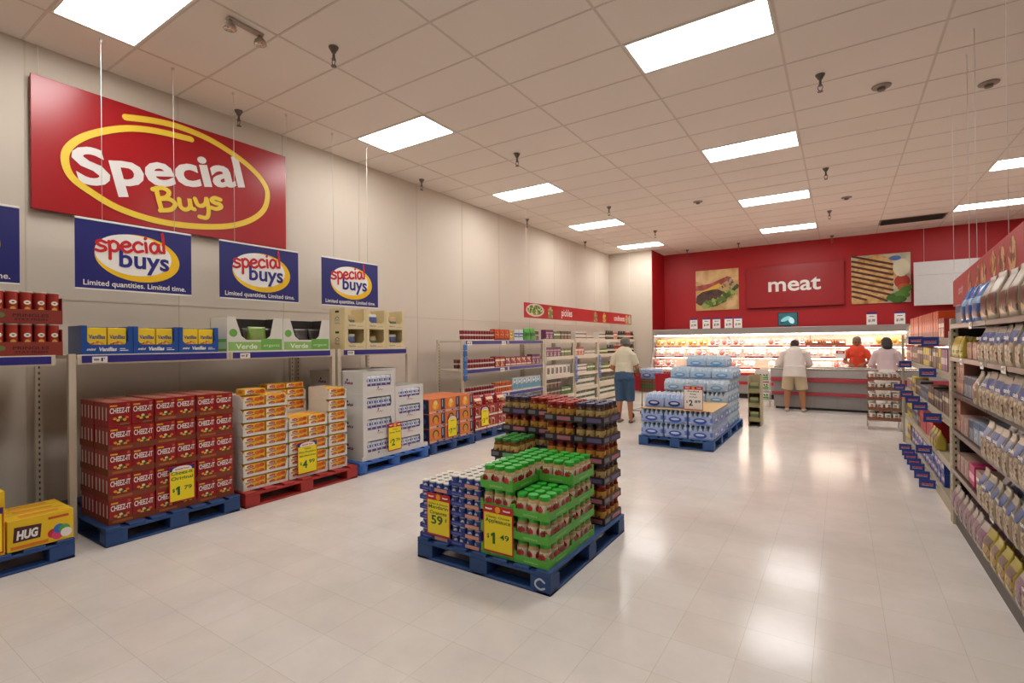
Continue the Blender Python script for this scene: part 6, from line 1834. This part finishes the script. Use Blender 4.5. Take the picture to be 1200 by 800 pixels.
# --- woman at the right end of the counter, back to the camera
hb, HP, HR = head((0, .06, 1.40), .15, -.35)
elL, wrL, elR, wrR = (-.24, .05, 1.0), (-.17, .23, .96), (.24, .05, 1.0), (.17, .23, .96)
body = hb + [L_((-.09, 0, .84), .1, (-.09, .01, .45), .062), L_((-.09, .01, .45), .06, (-.09, -.01, .09), .036), L_((.09, 0, .84), .1, (.09, .01, .45), .062), L_((.09, .01, .45), .06, (.09, -.01, .09), .036),
        L_((0, 0, .88), .13, (0, .01, 1.08), .12, .8), L_((0, .01, 1.08), .12, (0, .03, 1.23), .13, .8), L_((0, .035, 1.23), .052, (0, .05, 1.34), .046),
        L_((-.15, .02, 1.22), .05, elL, .041), L_(elL, .038, wrL, .027), L_((.15, .02, 1.22), .05, elR, .041), L_(elR, .038, wrR, .027),
        L_((-.09, -.05, .04), .028, (-.09, .1, .03), .03), L_((.09, -.05, .04), .028, (.09, .1, .03), .03)]
body += hand(wrL, elL, 1, (1, 0, .3), .6) + hand(wrR, elR, -1, (-1, 0, .3), .6)
shirt = [L_((0, 0, .88), .165, (0, .01, 1.06), .148, .8, False), L_((0, .01, 1.04), .148, (0, .03, 1.21), .165, .74), E_((-.1, .03, 1.22), (.1, .085, .062)), E_((.1, .03, 1.22), (.1, .085, .062)), E_((0, .04, 1.255), (.08, .06, .04)),
         L_((-.15, .02, 1.22), .072, elL, .058), L_(elL, .056, (-.19, .18, .97), .045, 1, False), L_((.15, .02, 1.22), .072, elR, .058), L_(elR, .056, (.19, .18, .97), .045, 1, False)]
trs = [L_((0, -.01, .78), .165, (0, 0, .92), .155, .84, False), E_((-.07, -.05, .8), (.1, .1, .1)), E_((.07, -.05, .8), (.1, .1, .1)), L_((-.09, 0, .82), .118, (-.09, 0, .12), .075, 1, False), L_((.09, 0, .82), .118, (.09, 0, .12), .075, 1, False)]
hair = [E_(HP(0, -.022, .045), (.09, .1, .09), HR), E_(HP(0, -.06, -.01), (.09, .065, .09), HR), E_(HP(0, -.075, -.07), (.085, .05, .07), HR)]
Wr = person('person', 'person in pale pink top with dark shoulder-length hair at the counter beside the can tower', (6.05, 8.95, 0), 0, sk3,
           [('body', body, .0075, sk3, 2), ('shirt', shirt, .01, mat('cdb6b8', .8, noise=.05, bump=.2), 4), ('trousers', trs, .012, mat('d8d2c8', .8), 2), ('hair', hair, .009, mat('241812', .5, noise=.3, scale=60, bump=.5), 1)])
eyes(HP, HR).build('eyes', Wr)

# ------------------------------------------------------------------ shopping cart
t = empty('shopping_cart', 'shopping cart with red side panels and a grey wire frame by the first shopper', 'shopping cart', (2.30, 6.50, 0), -.15)
cr_ = mat('b01c28', .4); st = mat('8d8984', .3, .7)
mb = MB()                                   # chassis
mb.tube([(-.42, -.24, .16), (.42, -.2, .18), (.42, .2, .18), (-.42, .24, .16)], .012, st, 8, closed=True)
mb.tube([(-.42, -.24, .16), (-.40, -.24, .95), (-.48, -.24, 1.0)], .012, st, 8); mb.tube([(-.42, .24, .16), (-.40, .24, .95), (-.48, .24, 1.0)], .012, st, 8)
mb.tube([(.30, -.19, .18), (.38, -.2, .55)], .01, st, 6); mb.tube([(.30, .19, .18), (.38, .2, .55)], .01, st, 6); mb.build('frame', t)
mb = MB(); mb.tube([(-.48, -.25, 1.0), (-.48, .25, 1.0)], .017, cr_, 10); mb.build('handle', t)
mb = MB()                                   # wire basket
def ringc(z, k):
    x0, x1, y = -.40, .44 + .03 * k, .22 + .02 * k
    return [(x0, -y, z), (x1, -y * .85, z), (x1, y * .85, z), (x0, y, z)]
for q in range(8):
    z = .52 + q * .06; mb.tube(ringc(z, q / 7), .003 if q < 7 else .006, st, 5, closed=True)
for k in range(18):
    f = k / 17; x = -.40 + f * .84
    for s_ in (-1, 1):
        y0 = s_ * (.22 - .033 * f); y1 = s_ * (.24 - .036 * f)
        mb.tube([(x, y0, .52), (x + .03 * f, y1, .94)], .0022, st, 4)
    mb.tube([(x, -(.22 - .033 * f), .52), (x, .22 - .033 * f, .52)], .0022, st, 4)
for k in range(9):
    y = -.19 + k * .0475; mb.tube([(.44, y, .52), (.47, y, .94)], .0022, st, 4); mb.tube([(-.40, y, .52), (-.40, y, .94)], .0022, st, 4)
mb.build('basket', t)
for s_, n_ in ((-1, 0), (1, 0)):
    mb = MB(); mb.M = T(0, s_ * .228 + s_ * .012, 0) @ FNY
    mb.prism([(.12, .53), (.45, .53), (.47, .90), (.10, .90)], -.004, .004, cr_); mb.build('side_panel', t)
    mb = MB(); mb.M = T(0, s_ * .228 + s_ * .012, 0) @ FNY
    mb.prism([(-.40, .55), (-.2, .55), (-.2, .90), (-.40, .90)], -.004, .004, cr_); mb.build('side_panel', t)
mb = MB(); mb.box(.475, .482, -.2, .2, .56, .92, cr_); mb.build('front_panel', t)
for x, y in ((-.4, -.24), (-.4, .24), (.38, -.2), (.38, .2)):
    mb = MB(); mb.box(x - .012, x + .012, y - .02, y + .02, .08, .17, st); f_ = mb.build('caster_fork', t)
    mb = MB(); mb.M = T(x, y, .062) @ RX(PI / 2); mb.lathe([(.001, -.014), (.05, -.014), (.062, -.01), (.062, .01), (.05, .014), (.001, .014)], mat('2a2826', .6), 16); mb.build('wheel', f_)
wpc = spawn(wpA, (2.17, 6.37, .785), -.15, 'blue wrapped water bottle pack riding in the shopping cart')
bx = carton(.3, .3, .255, '8a5a3a', band=('5a7a3a', .3, .6))
tag(bx.build('grocery_carton', None, (2.15, 6.37, .5265)), 'brown carton inside the shopping cart under the water pack', 'carton').rotation_euler = (0, 0, -.15)
